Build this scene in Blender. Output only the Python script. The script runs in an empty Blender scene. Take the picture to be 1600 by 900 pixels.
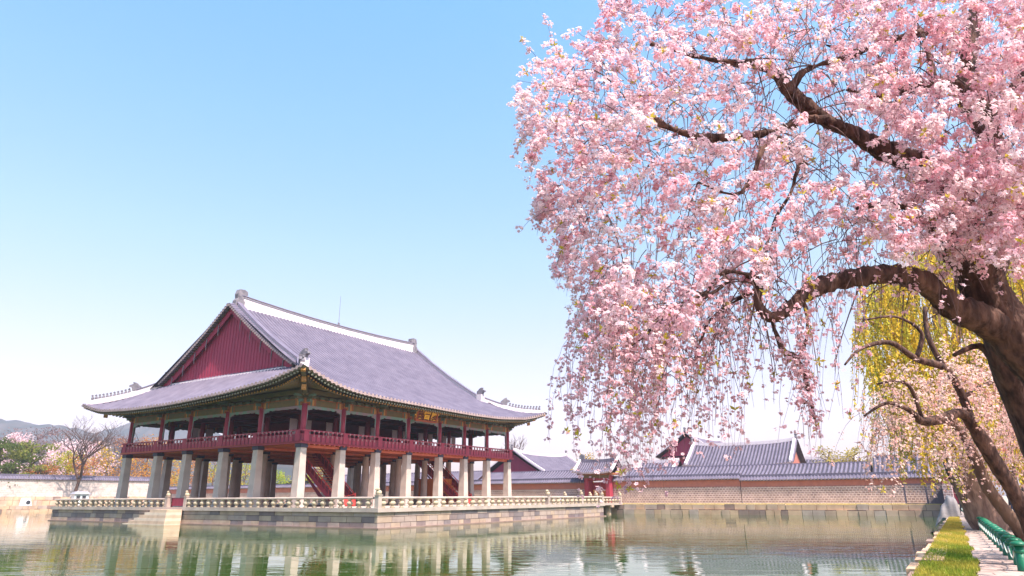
import bpy, bmesh, math, random
import numpy as np
from mathutils import Vector, Matrix
random.seed(7); rng = np.random.default_rng(11)
D = bpy.data; SC = bpy.context.scene; COL = SC.collection
R = math.radians

# ------------------------------------------------------------------ camera, sky, sun, exposure
PITCH, ROLL, FPX = 0.300, 0.005, 1059.0
cd = D.cameras.new('camera'); cam = D.objects.new('camera', cd); COL.objects.link(cam)
cd.sensor_width = 36.0; cd.lens = 36.0 * FPX / 1600.0
cd.clip_start = 0.1; cd.clip_end = 6000
cam.rotation_euler = (Matrix.Rotation(math.pi/2 + PITCH, 3, 'X') @ Matrix.Rotation(-ROLL, 3, 'Z')).to_euler()
cam.location = (0, 0, 0)
SC.camera = cam

SUN_EL = R(58.5)
SUN_H = Vector((0.644, -0.765))          # horizontal direction towards the sun
SUN_H.normalize()
sun_dir = Vector((SUN_H.x*math.cos(SUN_EL), SUN_H.y*math.cos(SUN_EL), math.sin(SUN_EL)))
sl = D.lights.new('sun', 'SUN'); sl.energy = 4.1; sl.angle = R(0.5); sl.color = (1.0, 0.86, 0.76)
so = D.objects.new('sun', sl); COL.objects.link(so)
so.rotation_euler = (-sun_dir).to_track_quat('-Z', 'Y').to_euler()

w = D.worlds.new('World'); SC.world = w; w.use_nodes = True
nt = w.node_tree; nt.nodes.clear()
out = nt.nodes.new('ShaderNodeOutputWorld'); bg = nt.nodes.new('ShaderNodeBackground')
sky = nt.nodes.new('ShaderNodeTexSky'); sky.sky_type = 'NISHITA'; sky.sun_disc = False
sky.sun_elevation = SUN_EL; sky.sun_rotation = math.atan2(sun_dir.x, sun_dir.y)
sky.air_density = 1.0; sky.dust_density = 1.6; sky.ozone_density = 1.6
tint = nt.nodes.new('ShaderNodeMix'); tint.data_type = 'RGBA'; tint.blend_type = 'MULTIPLY'
tint.inputs[0].default_value = 1.0
wtc = nt.nodes.new('ShaderNodeTexCoord'); wsp = nt.nodes.new('ShaderNodeSeparateXYZ'); nt.links.new(wtc.outputs['Generated'], wsp.inputs[0])
wrm = nt.nodes.new('ShaderNodeValToRGB'); nt.links.new(wsp.outputs[2], wrm.inputs[0])      # clear spring air: blue overhead, pinkish white low down
cr_ = wrm.color_ramp; cr_.elements[0].position = 0.0; cr_.elements[0].color = (0.87, 0.60, 0.62, 1); cr_.elements[1].position = 0.65; cr_.elements[1].color = (0.74, 1.08, 1.14, 1)
for ps_, cl_ in ((0.10, (0.99, 0.685, 0.66)), (0.19, (1.03, 0.765, 0.70)), (0.34, (0.98, 0.945, 0.82)), (0.5, (0.86, 1.04, 0.98))): cr_.elements.new(ps_).color = (*cl_, 1)
nt.links.new(wrm.outputs[0], tint.inputs[7])
nt.links.new(sky.outputs[0], tint.inputs[6]); nt.links.new(tint.outputs[2], bg.inputs[0])
bg.inputs[1].default_value = 0.15
nt.links.new(bg.outputs[0], out.inputs[0])
vs = SC.view_settings
vs.view_transform = 'Standard'; vs.look = 'None'; vs.gamma = 1; vs.use_curve_mapping = False
vs.exposure = 1.30
try:
    SC.cycles.max_bounces = 8; SC.cycles.transparent_max_bounces = 8; SC.cycles.caustics_reflective = False
    SC.cycles.sample_clamp_indirect = 6
except Exception: pass

# ------------------------------------------------------------------ frames
# 'site' frame: x runs east along the pavilion's long south face, y runs north along its west face,
# its zero is the pavilion's south-west pillar; z = 0 is eye level (water at -2.25)
CX, CY, TH = -19.173, 62.968, 0.5655
V = np.array([math.sin(TH), math.cos(TH)]); U = np.array([-math.cos(TH), math.sin(TH)])
SROT = math.atan2(V[1], V[0])
ZW, ZT, ZB = -2.25, -0.72, -1.35      # water, terrace floor, south bank
def s2w(x, y, z=0.0): return (CX + V[0]*x + U[0]*y, CY + V[1]*x + U[1]*y, z)
def pix(px, py, Y):                   # a photo point pushed to a distance Y in front of the camera
    X, Yv = (px-800)/FPX, (450-py)/FPX
    c, s = math.cos(ROLL), math.sin(ROLL); X, Yv = c*X + s*Yv, -s*X + c*Yv
    d = (X, math.cos(PITCH) - Yv*math.sin(PITCH), math.sin(PITCH) + Yv*math.cos(PITCH))
    return Vector((d[0]*Y/d[1], Y, d[2]*Y/d[1]))

# ------------------------------------------------------------------ materials
MATS = {}
def nd(t, typ, **k):
    n = t.nodes.new(typ)
    for a, b in k.items(): setattr(n, a, b)
    return n
def mat(name, c1, c2=None, rough=0.7, scale=3.0, bump=0.0, bscale=30.0, detail=6.0, spec=0.3, metallic=0.0, streak=None, fac=(0.35, 0.7)):
    m = D.materials.new(name); m.use_nodes = True; t = m.node_tree
    p = t.nodes['Principled BSDF']
    p.inputs['Roughness'].default_value = rough; p.inputs['Metallic'].default_value = metallic
    p.inputs['Specular IOR Level'].default_value = spec
    tc = nd(t, 'ShaderNodeTexCoord')
    src = tc.outputs['Object']
    if streak:
        mp = nd(t, 'ShaderNodeMapping'); mp.inputs['Scale'].default_value = streak
        t.links.new(src, mp.inputs[0]); src = mp.outputs[0]
    if c2 is not None:
        n = nd(t, 'ShaderNodeTexNoise'); n.inputs['Scale'].default_value = scale; n.inputs['Detail'].default_value = detail
        t.links.new(src, n.inputs['Vector'])
        mr = nd(t, 'ShaderNodeMapRange'); mr.inputs[1].default_value = fac[0]; mr.inputs[2].default_value = fac[1]
        t.links.new(n.outputs[0], mr.inputs[0])
        mx = nd(t, 'ShaderNodeMix', data_type='RGBA')
        mx.inputs[6].default_value = (*c1, 1); mx.inputs[7].default_value = (*c2, 1)
        t.links.new(mr.outputs[0], mx.inputs[0]); t.links.new(mx.outputs[2], p.inputs['Base Color'])
    else: p.inputs['Base Color'].default_value = (*c1, 1)
    if bump:
        b = nd(t, 'ShaderNodeBump'); b.inputs['Strength'].default_value = bump; b.inputs['Distance'].default_value = 0.05
        n2 = nd(t, 'ShaderNodeTexNoise'); n2.inputs['Scale'].default_value = bscale; n2.inputs['Detail'].default_value = 5
        t.links.new(src, n2.inputs['Vector']); t.links.new(n2.outputs[0], b.inputs['Height']); t.links.new(b.outputs[0], p.inputs['Normal'])
    MATS[name] = m; return m
def masonry(name, cols, mortar, bw, bh, msize=0.02, rough=0.85, bump=0.5, stain=0.35, offs=0.5, sq=1.0):
    m = D.materials.new(name); m.use_nodes = True; t = m.node_tree; p = t.nodes['Principled BSDF']
    p.inputs['Roughness'].default_value = rough; p.inputs['Specular IOR Level'].default_value = 0.2
    tc = nd(t, 'ShaderNodeTexCoord'); sp = nd(t, 'ShaderNodeSeparateXYZ'); t.links.new(tc.outputs['Object'], sp.inputs[0])
    ad = nd(t, 'ShaderNodeMath', operation='ADD'); t.links.new(sp.outputs[0], ad.inputs[0]); t.links.new(sp.outputs[1], ad.inputs[1])
    nz = nd(t, 'ShaderNodeTexNoise'); nz.inputs['Scale'].default_value = 1.3; t.links.new(tc.outputs['Object'], nz.inputs['Vector'])
    nm = nd(t, 'ShaderNodeMath', operation='MULTIPLY_ADD'); nm.inputs[1].default_value = 0.10*bw; t.links.new(nz.outputs[0], nm.inputs[0]); t.links.new(ad.outputs[0], nm.inputs[2])
    cb = nd(t, 'ShaderNodeCombineXYZ'); t.links.new(nm.outputs[0], cb.inputs[0]); t.links.new(sp.outputs[2], cb.inputs[1])
    bk = nd(t, 'ShaderNodeTexBrick'); bk.inputs['Scale'].default_value = 1.0
    bk.inputs['Brick Width'].default_value = bw; bk.inputs['Row Height'].default_value = bh; bk.inputs['Mortar Size'].default_value = msize
    bk.inputs['Mortar Smooth'].default_value = 0.3; bk.offset = offs; bk.squash = sq; bk.squash_frequency = 3
    bk.inputs['Color1'].default_value = (*cols[0], 1); bk.inputs['Color2'].default_value = (*cols[1], 1); bk.inputs['Mortar'].default_value = (*mortar, 1)
    bk.inputs['Bias'].default_value = 0.0
    t.links.new(cb.outputs[0], bk.inputs['Vector'])
    n = nd(t, 'ShaderNodeTexNoise'); n.inputs['Scale'].default_value = 0.9; n.inputs['Detail'].default_value = 8; n.inputs['Roughness'].default_value = 0.65
    t.links.new(tc.outputs['Object'], n.inputs['Vector'])
    mr = nd(t, 'ShaderNodeMapRange'); mr.inputs[1].default_value = 0.35; mr.inputs[2].default_value = 0.68; mr.inputs[3].default_value = 1.0 - stain; mr.inputs[4].default_value = 1.1
    t.links.new(n.outputs[0], mr.inputs[0])
    mx = nd(t, 'ShaderNodeMix', data_type='RGBA', blend_type='MULTIPLY'); mx.inputs[0].default_value = 1.0
    t.links.new(bk.outputs[0], mx.inputs[6]); t.links.new(mr.outputs[0], mx.inputs[7]); t.links.new(mx.outputs[2], p.inputs['Base Color'])
    b = nd(t, 'ShaderNodeBump'); b.inputs['Strength'].default_value = bump; b.inputs['Distance'].default_value = 0.03; b.invert = True
    n3 = nd(t, 'ShaderNodeTexNoise'); n3.inputs['Scale'].default_value = 14; t.links.new(tc.outputs['Object'], n3.inputs['Vector'])
    sm = nd(t, 'ShaderNodeMath', operation='MULTIPLY_ADD'); sm.inputs[1].default_value = -0.5; t.links.new(n3.outputs[0], sm.inputs[0]); t.links.new(bk.outputs['Fac'], sm.inputs[2])
    t.links.new(sm.outputs[0], b.inputs['Height']); t.links.new(b.outputs[0], p.inputs['Normal'])
    MATS[name] = m; return m
def petal_mat(name, transl=0.4, rough=0.6):
    m = D.materials.new(name); m.use_nodes = True; t = m.node_tree; t.nodes.clear()
    o = nd(t, 'ShaderNodeOutputMaterial'); at = nd(t, 'ShaderNodeAttribute'); at.attribute_name = 'col'
    d = nd(t, 'ShaderNodeBsdfDiffuse'); tr = nd(t, 'ShaderNodeBsdfTranslucent'); mx = nd(t, 'ShaderNodeMixShader')
    mx.inputs[0].default_value = transl
    t.links.new(at.outputs['Color'], d.inputs[0]); t.links.new(at.outputs['Color'], tr.inputs[0])
    t.links.new(d.outputs[0], mx.inputs[1]); t.links.new(tr.outputs[0], mx.inputs[2]); t.links.new(mx.outputs[0], o.inputs[0])
    MATS[name] = m; return m

mat('tile', (0.110, 0.092, 0.135), (0.170, 0.142, 0.192), 0.7, 0.8, 0.3, 9, detail=9, spec=0.3, fac=(0.3, 0.7))
mat('tile_shade', (0.040, 0.034, 0.048), (0.07, 0.06, 0.08), 0.8, 3.0)  # flat tiles darkened, painting in the shade between the round rows
mat('tile_end', (0.306, 0.216, 0.211), (0.408, 0.296, 0.281), 0.8, 2.0)
mat('plaster', (0.671, 0.574, 0.596), (0.516, 0.435, 0.462), 0.85, 0.8, 0.2, 6, fac=(0.45, 0.85))
mat('finial', (0.132, 0.120, 0.143), (0.252, 0.216, 0.236), 0.85, 3.0, 0.6, 12)
mat('red_wood', (0.36, 0.045, 0.075), (0.26, 0.032, 0.06), 0.6, 2.0, 0.15, 20, streak=(4, 4, 0.5))
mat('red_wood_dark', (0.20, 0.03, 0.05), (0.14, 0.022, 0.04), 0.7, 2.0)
mat('gable_red', (0.33, 0.035, 0.075), (0.25, 0.03, 0.065), 0.65, 1.2, 0.1, 20, streak=(3, 3, 0.25))
mat('deck_wood', (0.50, 0.13, 0.06), (0.40, 0.09, 0.05), 0.65, 2.0)
mat('bright_red', (0.62, 0.07, 0.06), (0.50, 0.05, 0.05), 0.5, 2.0)
mat('orange_wood', (0.62, 0.20, 0.05), (0.48, 0.13, 0.04), 0.6, 1.5, streak=(3, 3, 0.3))
mat('collar', (0.035, 0.035, 0.06), None, 0.5)
mat('dan_green', (0.080, 0.088, 0.050), (0.125, 0.088, 0.045), 0.6, 4.0)
mat('dan_teal', (0.09, 0.17, 0.145), (0.14, 0.15, 0.10), 0.6, 3.0)
mat('dan_orange', (0.36, 0.13, 0.05), (0.26, 0.085, 0.04), 0.6, 3.0)
mat('dan_olive', (0.19, 0.13, 0.06), (0.13, 0.115, 0.065), 0.6, 2.0)
mat('dan_gold', (0.56, 0.27, 0.08), (0.42, 0.19, 0.07), 0.6, 5.0)
mat('dan_pale', (0.27, 0.24, 0.16), (0.20, 0.20, 0.14), 0.6, 3.0)
mat('lotus_pale', (0.36, 0.19, 0.20), (0.44, 0.30, 0.29), 0.6, 3.0)
mat('lotus_red', (0.30, 0.11, 0.12), (0.40, 0.20, 0.20), 0.6, 3.0)
mat('valance_mint', (0.17, 0.29, 0.26), (0.30, 0.20, 0.25), 0.6, 1.4, fac=(0.42, 0.58))
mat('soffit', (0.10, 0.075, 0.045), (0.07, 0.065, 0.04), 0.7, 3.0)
mat('pillar_stone', (0.515, 0.421, 0.365), (0.386, 0.305, 0.270), 0.85, 0.9, 0.35, 18, fac=(0.4, 0.75))
masonry('terrace_stone', ((0.52, 0.43, 0.36), (0.36, 0.28, 0.25)), (0.16, 0.11, 0.10), 1.25, 0.46, 0.014, stain=0.42)
mat('coping_stone', (0.492, 0.400, 0.340), (0.361, 0.277, 0.244), 0.85, 0.7, 0.3, 16)
mat('baluster_stone', (0.499, 0.400, 0.281), (0.361, 0.272, 0.192), 0.85, 1.2, 0.3, 22)
masonry('quay_stone', ((0.50, 0.36, 0.25), (0.33, 0.24, 0.19)), (0.14, 0.09, 0.07), 1.15, 0.60, 0.02, stain=0.45)
masonry('wall_stone', ((0.37, 0.255, 0.255), (0.24, 0.16, 0.17)), (0.56, 0.43, 0.43), 0.42, 0.27, 0.05, stain=0.25)
mat('wall_red', (0.42, 0.15, 0.115), (0.34, 0.12, 0.10), 0.85, 1.5, 0.1)
masonry('wall_white', ((0.58, 0.48, 0.43), (0.46, 0.37, 0.34)), (0.66, 0.56, 0.51), 0.6, 0.36, 0.03, stain=0.22)
mat('bark', (0.035, 0.019, 0.017), (0.15, 0.082, 0.062), 0.95, 11.0, 1.0, 16, streak=(1, 1, 0.3), fac=(0.36, 0.68))
mat('bark_old', (0.15, 0.085, 0.07), (0.36, 0.23, 0.18), 0.95, 7.0, 1.0, 10, streak=(1, 1, 0.22))
mat('bark_pale', (0.10, 0.06, 0.045), (0.19, 0.115, 0.08), 0.9, 3.0, 0.7, 14, streak=(1, 1, 0.3))
mat('twig', (0.10, 0.06, 0.06), (0.15, 0.09, 0.08), 0.85, 6.0)
petal_mat('petal', 0.48); petal_mat('leaf', 0.45); petal_mat('grass_blade', 0.35)
mat('earth', (0.42, 0.34, 0.27), (0.30, 0.24, 0.18), 0.95, 0.35, 0.3, 8)
mat('lawn_soil', (0.28, 0.22, 0.06), (0.44, 0.34, 0.10), 0.95, 1.2, 0.5, 25)
masonry('path_stone', ((0.60, 0.50, 0.44), (0.50, 0.41, 0.37)), (0.26, 0.20, 0.17), 0.5, 0.5, 0.02)
mat('green_paint', (0.006, 0.111, 0.060), (0.011, 0.178, 0.089), 0.42, 5.0, 0.2, 8, spec=0.4)
mat('rope', (0.62, 0.66, 0.60), (0.35, 0.42, 0.36), 0.8, 20)
mat('steel', (0.10, 0.085, 0.11), (0.14, 0.11, 0.14), 0.5, 4, metallic=0.3)
mat('tarp', (0.17, 0.150, 0.150), (0.25, 0.22, 0.22), 0.7, 1.5, 0.4, 6)
mat('tarp_blue', (0.22, 0.24, 0.34), (0.30, 0.32, 0.44), 0.6, 2, 0.4, 6)
mat('white_paint', (0.80, 0.78, 0.80), (0.72, 0.70, 0.72), 0.6, 2)
mat('dark_glass', (0.05, 0.05, 0.06), None, 0.15)
mat('slate_roof', (0.24, 0.24, 0.28), (0.32, 0.31, 0.35), 0.7, 3)
mat('gold_letter', (1.0, 0.58, 0.07), (0.95, 0.45, 0.04), 0.4, 6)
mat('plaque_black', (0.16, 0.03, 0.02), (0.10, 0.03, 0.02), 0.5, 4)
mat('plaque_frame', (0.42, 0.10, 0.05), (0.30, 0.07, 0.04), 0.5, 4)
mat('door_panel', (0.55, 0.46, 0.48), (0.46, 0.38, 0.42), 0.7, 3)
mat('hill_forest', (0.045, 0.052, 0.055), (0.095, 0.082, 0.085), 0.95, 0.045, 1.0, 0.2)
mat('skin', (0.62, 0.38, 0.28), None, 0.6); mat('hair', (0.02, 0.015, 0.015), None, 0.5)
mat('navy', (0.03, 0.035, 0.07), (0.045, 0.05, 0.09), 0.8, 8); mat('denim', (0.06, 0.08, 0.16), (0.08, 0.10, 0.19), 0.85, 8)
mat('red_coat', (0.42, 0.06, 0.07), (0.34, 0.05, 0.06), 0.8, 8); mat('black_cloth', (0.025, 0.025, 0.03), None, 0.8)

# water: deep green pond with small wind ripples
m = D.materials.new('pond_water'); m.use_nodes = True; t = m.node_tree; p = t.nodes['Principled BSDF']
p.inputs['Base Color'].default_value = (0.036, 0.080, 0.014, 1); p.inputs['Roughness'].default_value = 0.015; p.inputs['IOR'].default_value = 1.33; p.inputs['Specular Tint'].default_value = (1.0, 0.90, 0.76, 1); p.inputs['Specular IOR Level'].default_value = 0.44
tc = nd(t, 'ShaderNodeTexCoord')
gp_ = nd(t, 'ShaderNodeNewGeometry'); mp = nd(t, 'ShaderNodeMapping'); mp.inputs['Rotation'].default_value = (0, 0, 0.06); mp.inputs['Scale'].default_value = (0.20, 0.62, 1)
t.links.new(gp_.outputs['Position'], mp.inputs[0])
n1 = nd(t, 'ShaderNodeTexNoise'); n1.inputs['Scale'].default_value = 1.5; n1.inputs['Detail'].default_value = 3; n1.inputs['Roughness'].default_value = 0.62; n1.inputs['Distortion'].default_value = 0.4
n2 = nd(t, 'ShaderNodeTexNoise'); n2.inputs['Scale'].default_value = 0.09; n2.inputs['Detail'].default_value = 2
t.links.new(mp.outputs[0], n1.inputs['Vector']); t.links.new(tc.outputs['Object'], n2.inputs['Vector'])
mr = nd(t, 'ShaderNodeMapRange'); mr.inputs[1].default_value = 0.35; mr.inputs[2].default_value = 0.7; mr.inputs[3].default_value = 0.25; mr.inputs[4].default_value = 1.0
t.links.new(n2.outputs[0], mr.inputs[0])
b = nd(t, 'ShaderNodeBump'); b.inputs['Distance'].default_value = 0.055
ms = nd(t, 'ShaderNodeMath', operation='MULTIPLY'); ms.inputs[1].default_value = 0.40
t.links.new(mr.outputs[0], ms.inputs[0]); t.links.new(ms.outputs[0], b.inputs['Strength'])
t.links.new(n1.outputs[0], b.inputs['Height']); t.links.new(b.outputs[0], p.inputs['Normal'])
MATS['pond_water'] = m

# ------------------------------------------------------------------ mesh building
class MB:
    def __init__(s): s.v = []; s.f = []; s.m = []
    def vert(s, p): s.v.append(tuple(p)); return len(s.v)-1
    def face(s, ids, mi=0): s.f.append(tuple(ids)); s.m.append(mi)
    def box(s, x0, x1, y0, y1, z0, z1, mi=0):
        b = len(s.v)
        for z in (z0, z1):
            for x, y in ((x0, y0), (x1, y0), (x1, y1), (x0, y1)): s.v.append((x, y, z))
        for q in ((3, 2, 1, 0), (4, 5, 6, 7), (0, 1, 5, 4), (1, 2, 6, 5), (2, 3, 7, 6), (3, 0, 4, 7)): s.face([b+i for i in q], mi)
    def hexa(s, P, mi=0, faces=None):       # 8 points: bottom ring then top ring
        b = len(s.v); s.v += [tuple(p) for p in P]
        for k, q in enumerate(((3, 2, 1, 0), (4, 5, 6, 7), (0, 1, 5, 4), (1, 2, 6, 5), (2, 3, 7, 6), (3, 0, 4, 7))):
            s.face([b+i for i in q], mi if faces is None else faces[k])
    def frustum(s, cx, cy, z0, z1, h0, h1, mi=0):
        s.hexa([(cx-h0, cy-h0, z0), (cx+h0, cy-h0, z0), (cx+h0, cy+h0, z0), (cx-h0, cy+h0, z0),
                (cx-h1, cy-h1, z1), (cx+h1, cy-h1, z1), (cx+h1, cy+h1, z1), (cx-h1, cy+h1, z1)], mi)
    def lathe(s, prof, c, n=12, mi=0, sx=1.0, sy=1.0):
        rings = []
        for r, z in prof:
            rings.append([s.vert((c[0]+sx*r*math.cos(2*math.pi*k/n), c[1]+sy*r*math.sin(2*math.pi*k/n), c[2]+z)) for k in range(n)])
        for a, b in zip(rings[:-1], rings[1:]):
            for k in range(n): s.face((a[k], a[(k+1) % n], b[(k+1) % n], b[k]), mi)
        s.face(rings[0][::-1], mi); s.face(rings[-1], mi)
    def tube(s, pts, rad, n=8, mi=0, cap=True, noise=0.0):
        pts = [Vector(p) for p in pts]
        if not hasattr(rad, '__len__'): rad = [rad]*len(pts)
        rings = []; up = None
        for i, p in enumerate(pts):
            d = (pts[min(i+1, len(pts)-1)] - pts[max(i-1, 0)])
            if d.length < 1e-9: d = Vector((0, 0, 1))
            d.normalize()
            if up is None: up = Vector((0, 0, 1)) if abs(d.z) < 0.9 else Vector((1, 0, 0))
            a = d.cross(up)
            if a.length < 1e-6: a = d.cross(Vector((0.3, 1, 0.2)))
            a.normalize(); b = a.cross(d).normalized(); up = b
            rr = []
            for k in range(n):
                th = 2*math.pi*k/n; q = rad[i]*(1 + (random.uniform(-noise, noise) if noise else 0))
                rr.append(s.vert(p + a*math.cos(th)*q + b*math.sin(th)*q))
            rings.append(rr)
        for a, b in zip(rings[:-1], rings[1:]):
            for k in range(n): s.face((a[k], a[(k+1) % n], b[(k+1) % n], b[k]), mi)
        if cap: s.face(rings[0][::-1], mi); s.face(rings[-1], mi)
    def prism(s, poly, ext, mi=0):           # poly: list of 3D points (planar), ext: extrusion vector
        b = len(s.v); n = len(poly); e = Vector(ext)
        for p in poly: s.v.append(tuple(p))
        for p in poly: s.v.append(tuple(Vector(p)+e))
        s.face([b+i for i in range(n)][::-1], mi); s.face([b+n+i for i in range(n)], mi)
        for i in range(n): s.face((b+i, b+(i+1) % n, b+n+(i+1) % n, b+n+i), mi)
    def wallstrip(s, path, w, h, mi=0, up=None):   # upright band: path of bottom-centre points, given half width vectors
        rings = []
        for i, p in enumerate(path):
            p = Vector(p); d = Vector(path[min(i+1, len(path)-1)]) - Vector(path[max(i-1, 0)]); d.z = 0
            d.normalize(); a = Vector((d.y, -d.x, 0))*w
            hh = h[i] if hasattr(h, '__len__') else h
            rings.append([s.vert(p-a), s.vert(p+a), s.vert(p+a*0.9+Vector((0, 0, hh))), s.vert(p-a*0.9+Vector((0, 0, hh)))])
        for a, b in zip(rings[:-1], rings[1:]):
            for k in range(4): s.face((a[k], a[(k+1) % 4], b[(k+1) % 4], b[k]), mi)
        s.face(rings[0][::-1], mi); s.face(rings[-1], mi)

ORG = {}
def link(o): COL.objects.link(o); return o
def props(o, label=None, cat=None, group=None, kind=None):
    if label: o['label'] = label
    if cat: o['category'] = cat
    if group: o['group'] = group
    if kind: o['kind'] = kind
    return o
def thing(name, label, cat, x, y, z, group=None, frame='site'):
    o = link(D.objects.new(name, None)); o.empty_display_size = 0.3
    ORG[o.name] = (x, y, z)
    if frame == 'site': o.location = s2w(x, y, z); o.rotation_euler = (0, 0, SROT)
    else: o.location = (x, y, z)
    return props(o, label, cat, group)
def build(name, mb, mats, parent=None, org=None, smooth=False, frame='site', bevel=0.0):
    ox, oy, oz = ORG[parent.name] if parent is not None else (org or (0, 0, 0))
    me = D.meshes.new(name)
    V_ = np.array(mb.v, dtype=float).reshape(-1, 3) - np.array([ox, oy, oz])
    me.from_pydata(V_.tolist(), [], mb.f)
    for k in ([mats] if isinstance(mats, str) else mats): me.materials.append(MATS[k])
    if any(mb.m): me.polygons.foreach_set('material_index', mb.m)
    if smooth: me.polygons.foreach_set('use_smooth', [True]*len(me.polygons))
    me.update()
    o = link(D.objects.new(name, me))
    if parent is not None: o.parent = parent; ORG[o.name] = (ox, oy, oz)
    else:
        ORG[o.name] = (ox, oy, oz)
        if frame == 'site': o.location = s2w(ox, oy, oz); o.rotation_euler = (0, 0, SROT)
        else: o.location = (ox, oy, oz)
    if bevel:
        md = o.modifiers.new('bevel', 'BEVEL'); md.width = bevel; md.segments = 1; md.limit_method = 'ANGLE'
    return o
def copy_part(o, parent, dx, dy, dz=0.0, rz=None, children=True):
    c = link(o.copy()); c.parent = parent; c.location = Vector(o.location) + Vector((dx, dy, dz))
    if rz is not None: c.rotation_euler = (0, 0, rz)
    if children:
        for ch in list(o.children):
            k = link(ch.copy()); k.parent = c
    return c
def np_mesh(name, verts, faces, mats, cols=None, mi=None, parent=None, smooth=False):
    """verts (N,3), faces (M,k) of one size"""
    me = D.meshes.new(name); n, k = len(faces), faces.shape[1]
    me.vertices.add(len(verts)); me.vertices.foreach_set('co', np.ascontiguousarray(verts, dtype=np.float32).ravel())
    me.loops.add(n*k); me.loops.foreach_set('vertex_index', np.ascontiguousarray(faces, dtype=np.int32).ravel())
    me.polygons.add(n); me.polygons.foreach_set('loop_start', np.arange(0, n*k, k, dtype=np.int32))
    try: me.polygons.foreach_set('loop_total', np.full(n, k, dtype=np.int32))
    except Exception: pass
    for q in ([mats] if isinstance(mats, str) else mats): me.materials.append(MATS[q])
    me.update(calc_edges=True); me.validate()
    if cols is not None:
        a = me.attributes.new('col', 'FLOAT_COLOR', 'POINT')
        c4 = np.ones((len(verts), 4), dtype=np.float32); c4[:, :3] = cols; a.data.foreach_set('color', c4.ravel())
    if smooth: me.polygons.foreach_set('use_smooth', [True]*len(me.polygons))
    o = link(D.objects.new(name, me))
    if parent is not None: o.parent = parent
    return o

# ------------------------------------------------------------------ ground, water, hills
POND = (-75.0, 50.94, -48.95, 106.78)
def ground():
    xs = [-1150, -75.0, 47.0, 50.94, 53.0, 60.0, 1150]; ys = [-1150, -60, -48.95, 106.78, 106.9, 109.0, 109.1, 112.8, 1150]
    mb = MB(); ids = {}
    def zz(x, y):
        if y <= -48.9: return ZB - 0.02 if x < 50 else -1.05
        if y > 109.05: return 0.62
        if y > 106: return -1.08
        return -1.0
    for i, x in enumerate(xs):
        for j, y in enumerate(ys): ids[i, j] = mb.vert((x, y, zz(x, y)))
    for i in range(len(xs)-1):
        for j in range(len(ys)-1):
            if i in (1, 2) and j == 2: continue
            mb.face((ids[i, j], ids[i+1, j], ids[i+1, j+1], ids[i, j+1]))
    o = build('ground', mb, 'earth'); props(o, 'pale bare earth around the pond and under the trees', kind='structure')
    mb = MB(); mb.face([mb.vert(q) for q in ((-75.5, -49.3, ZW), (51.3, -49.3, ZW), (51.3, 107.2, ZW), (-75.5, 107.2, ZW))])
    o = build('pond_water', mb, 'pond_water'); props(o, 'green rippled pond mirroring the pavilion and the sky', kind='structure')
    mb = MB(); mb.face([mb.vert(q) for q in ((-75.5, -49.3, ZW-1.6), (51.3, -49.3, ZW-1.6), (51.3, 107.2, ZW-1.6), (-75.5, 107.2, ZW-1.6))])
    o = build('pond_bed', mb, 'lawn_soil'); props(o, 'muddy bed under the pond water', kind='structure')
ground()

def quay(name, label, axis, c, a0, a1, z0, z1, th, side, ztop_lo=None):
    """stone bank: axis 'x' runs along x at y = c, 'y' runs along y at x = c; side = +1 land lies at larger coordinate"""
    mb = MB()
    def bx(p, q, r, s_, zz0, zz1, mi=0):
        if axis == 'x': mb.box(p, q, r, s_, zz0, zz1, mi)
        else: mb.box(r, s_, p, q, zz0, zz1, mi)
    zs = max(z0+0.3, z1-0.66) if ztop_lo is None else ztop_lo
    lo, hi = (c-0.02, c+0.5) if side > 0 else (c-0.5, c+0.02)
    bx(a0, a1, lo, hi, z0, z1-0.06, 4)
    for zz0, zz1, out, l0, l1 in ((z0, zs-0.02, 0.34, 0.7, 1.7), (zs+0.02, z1, 0.14, 0.9, 1.9)):
        x = a0
        while x < a1:
            e = min(x+random.uniform(l0, l1), a1); f = out + random.uniform(-0.06, 0.06)
            l2, h2 = (c-f, c+0.42) if side > 0 else (c-0.42, c+f)
            bx(x+0.022, e-0.022, l2, h2, zz0, zz1 + random.uniform(-0.05, 0.04), random.choice((0, 0, 1, 1, 2, 3)))
            x = e
    o = build(name, mb, ['quay_block', 'quay_warm', 'quay_grey', 'quay_dark', 'joint'], org=None); props(o, label, 'quay wall'); return o
mat('joint', (0.07, 0.05, 0.05), None, 0.95)
mat('step_warm', (0.66, 0.46, 0.33), (0.52, 0.35, 0.26), 0.9, 1.5, 0.3, 14)
mat('step_pale', (0.74, 0.58, 0.46), (0.60, 0.46, 0.37), 0.9, 1.5, 0.3, 14)
mat('quay_warm', (0.605, 0.395, 0.258), (0.462, 0.289, 0.190), 0.9, 0.8, 0.3, 14, fac=(0.38, 0.66))
mat('quay_grey', (0.487, 0.365, 0.299), (0.370, 0.266, 0.224), 0.9, 0.8, 0.3, 14, fac=(0.38, 0.66))
mat('quay_dark', (0.286, 0.190, 0.156), (0.210, 0.137, 0.116), 0.9, 0.8, 0.3, 14, fac=(0.38, 0.66))
mat('quay_block', (0.554, 0.380, 0.272), (0.386, 0.258, 0.190), 0.9, 0.55, 0.3, 14, fac=(0.38, 0.66))
quay('stone_quay', 'low two-course stone quay in front of the long grey and red wall', 'y', 50.94, -49.2, 107, ZW-1.5, -0.98, 0.5, 1)
quay('stone_quay', 'sunlit stone quay along the far bank below the whitish wall', 'x', 106.78, -75, 50.6, ZW-1.5, -1.06, 0.5, 1)
quay('stone_step_wall', 'second stone step above the far quay at the foot of the whitish wall', 'x', 109.05, -75, 50.6, -1.2, 0.64, 0.5, 1)
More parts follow.
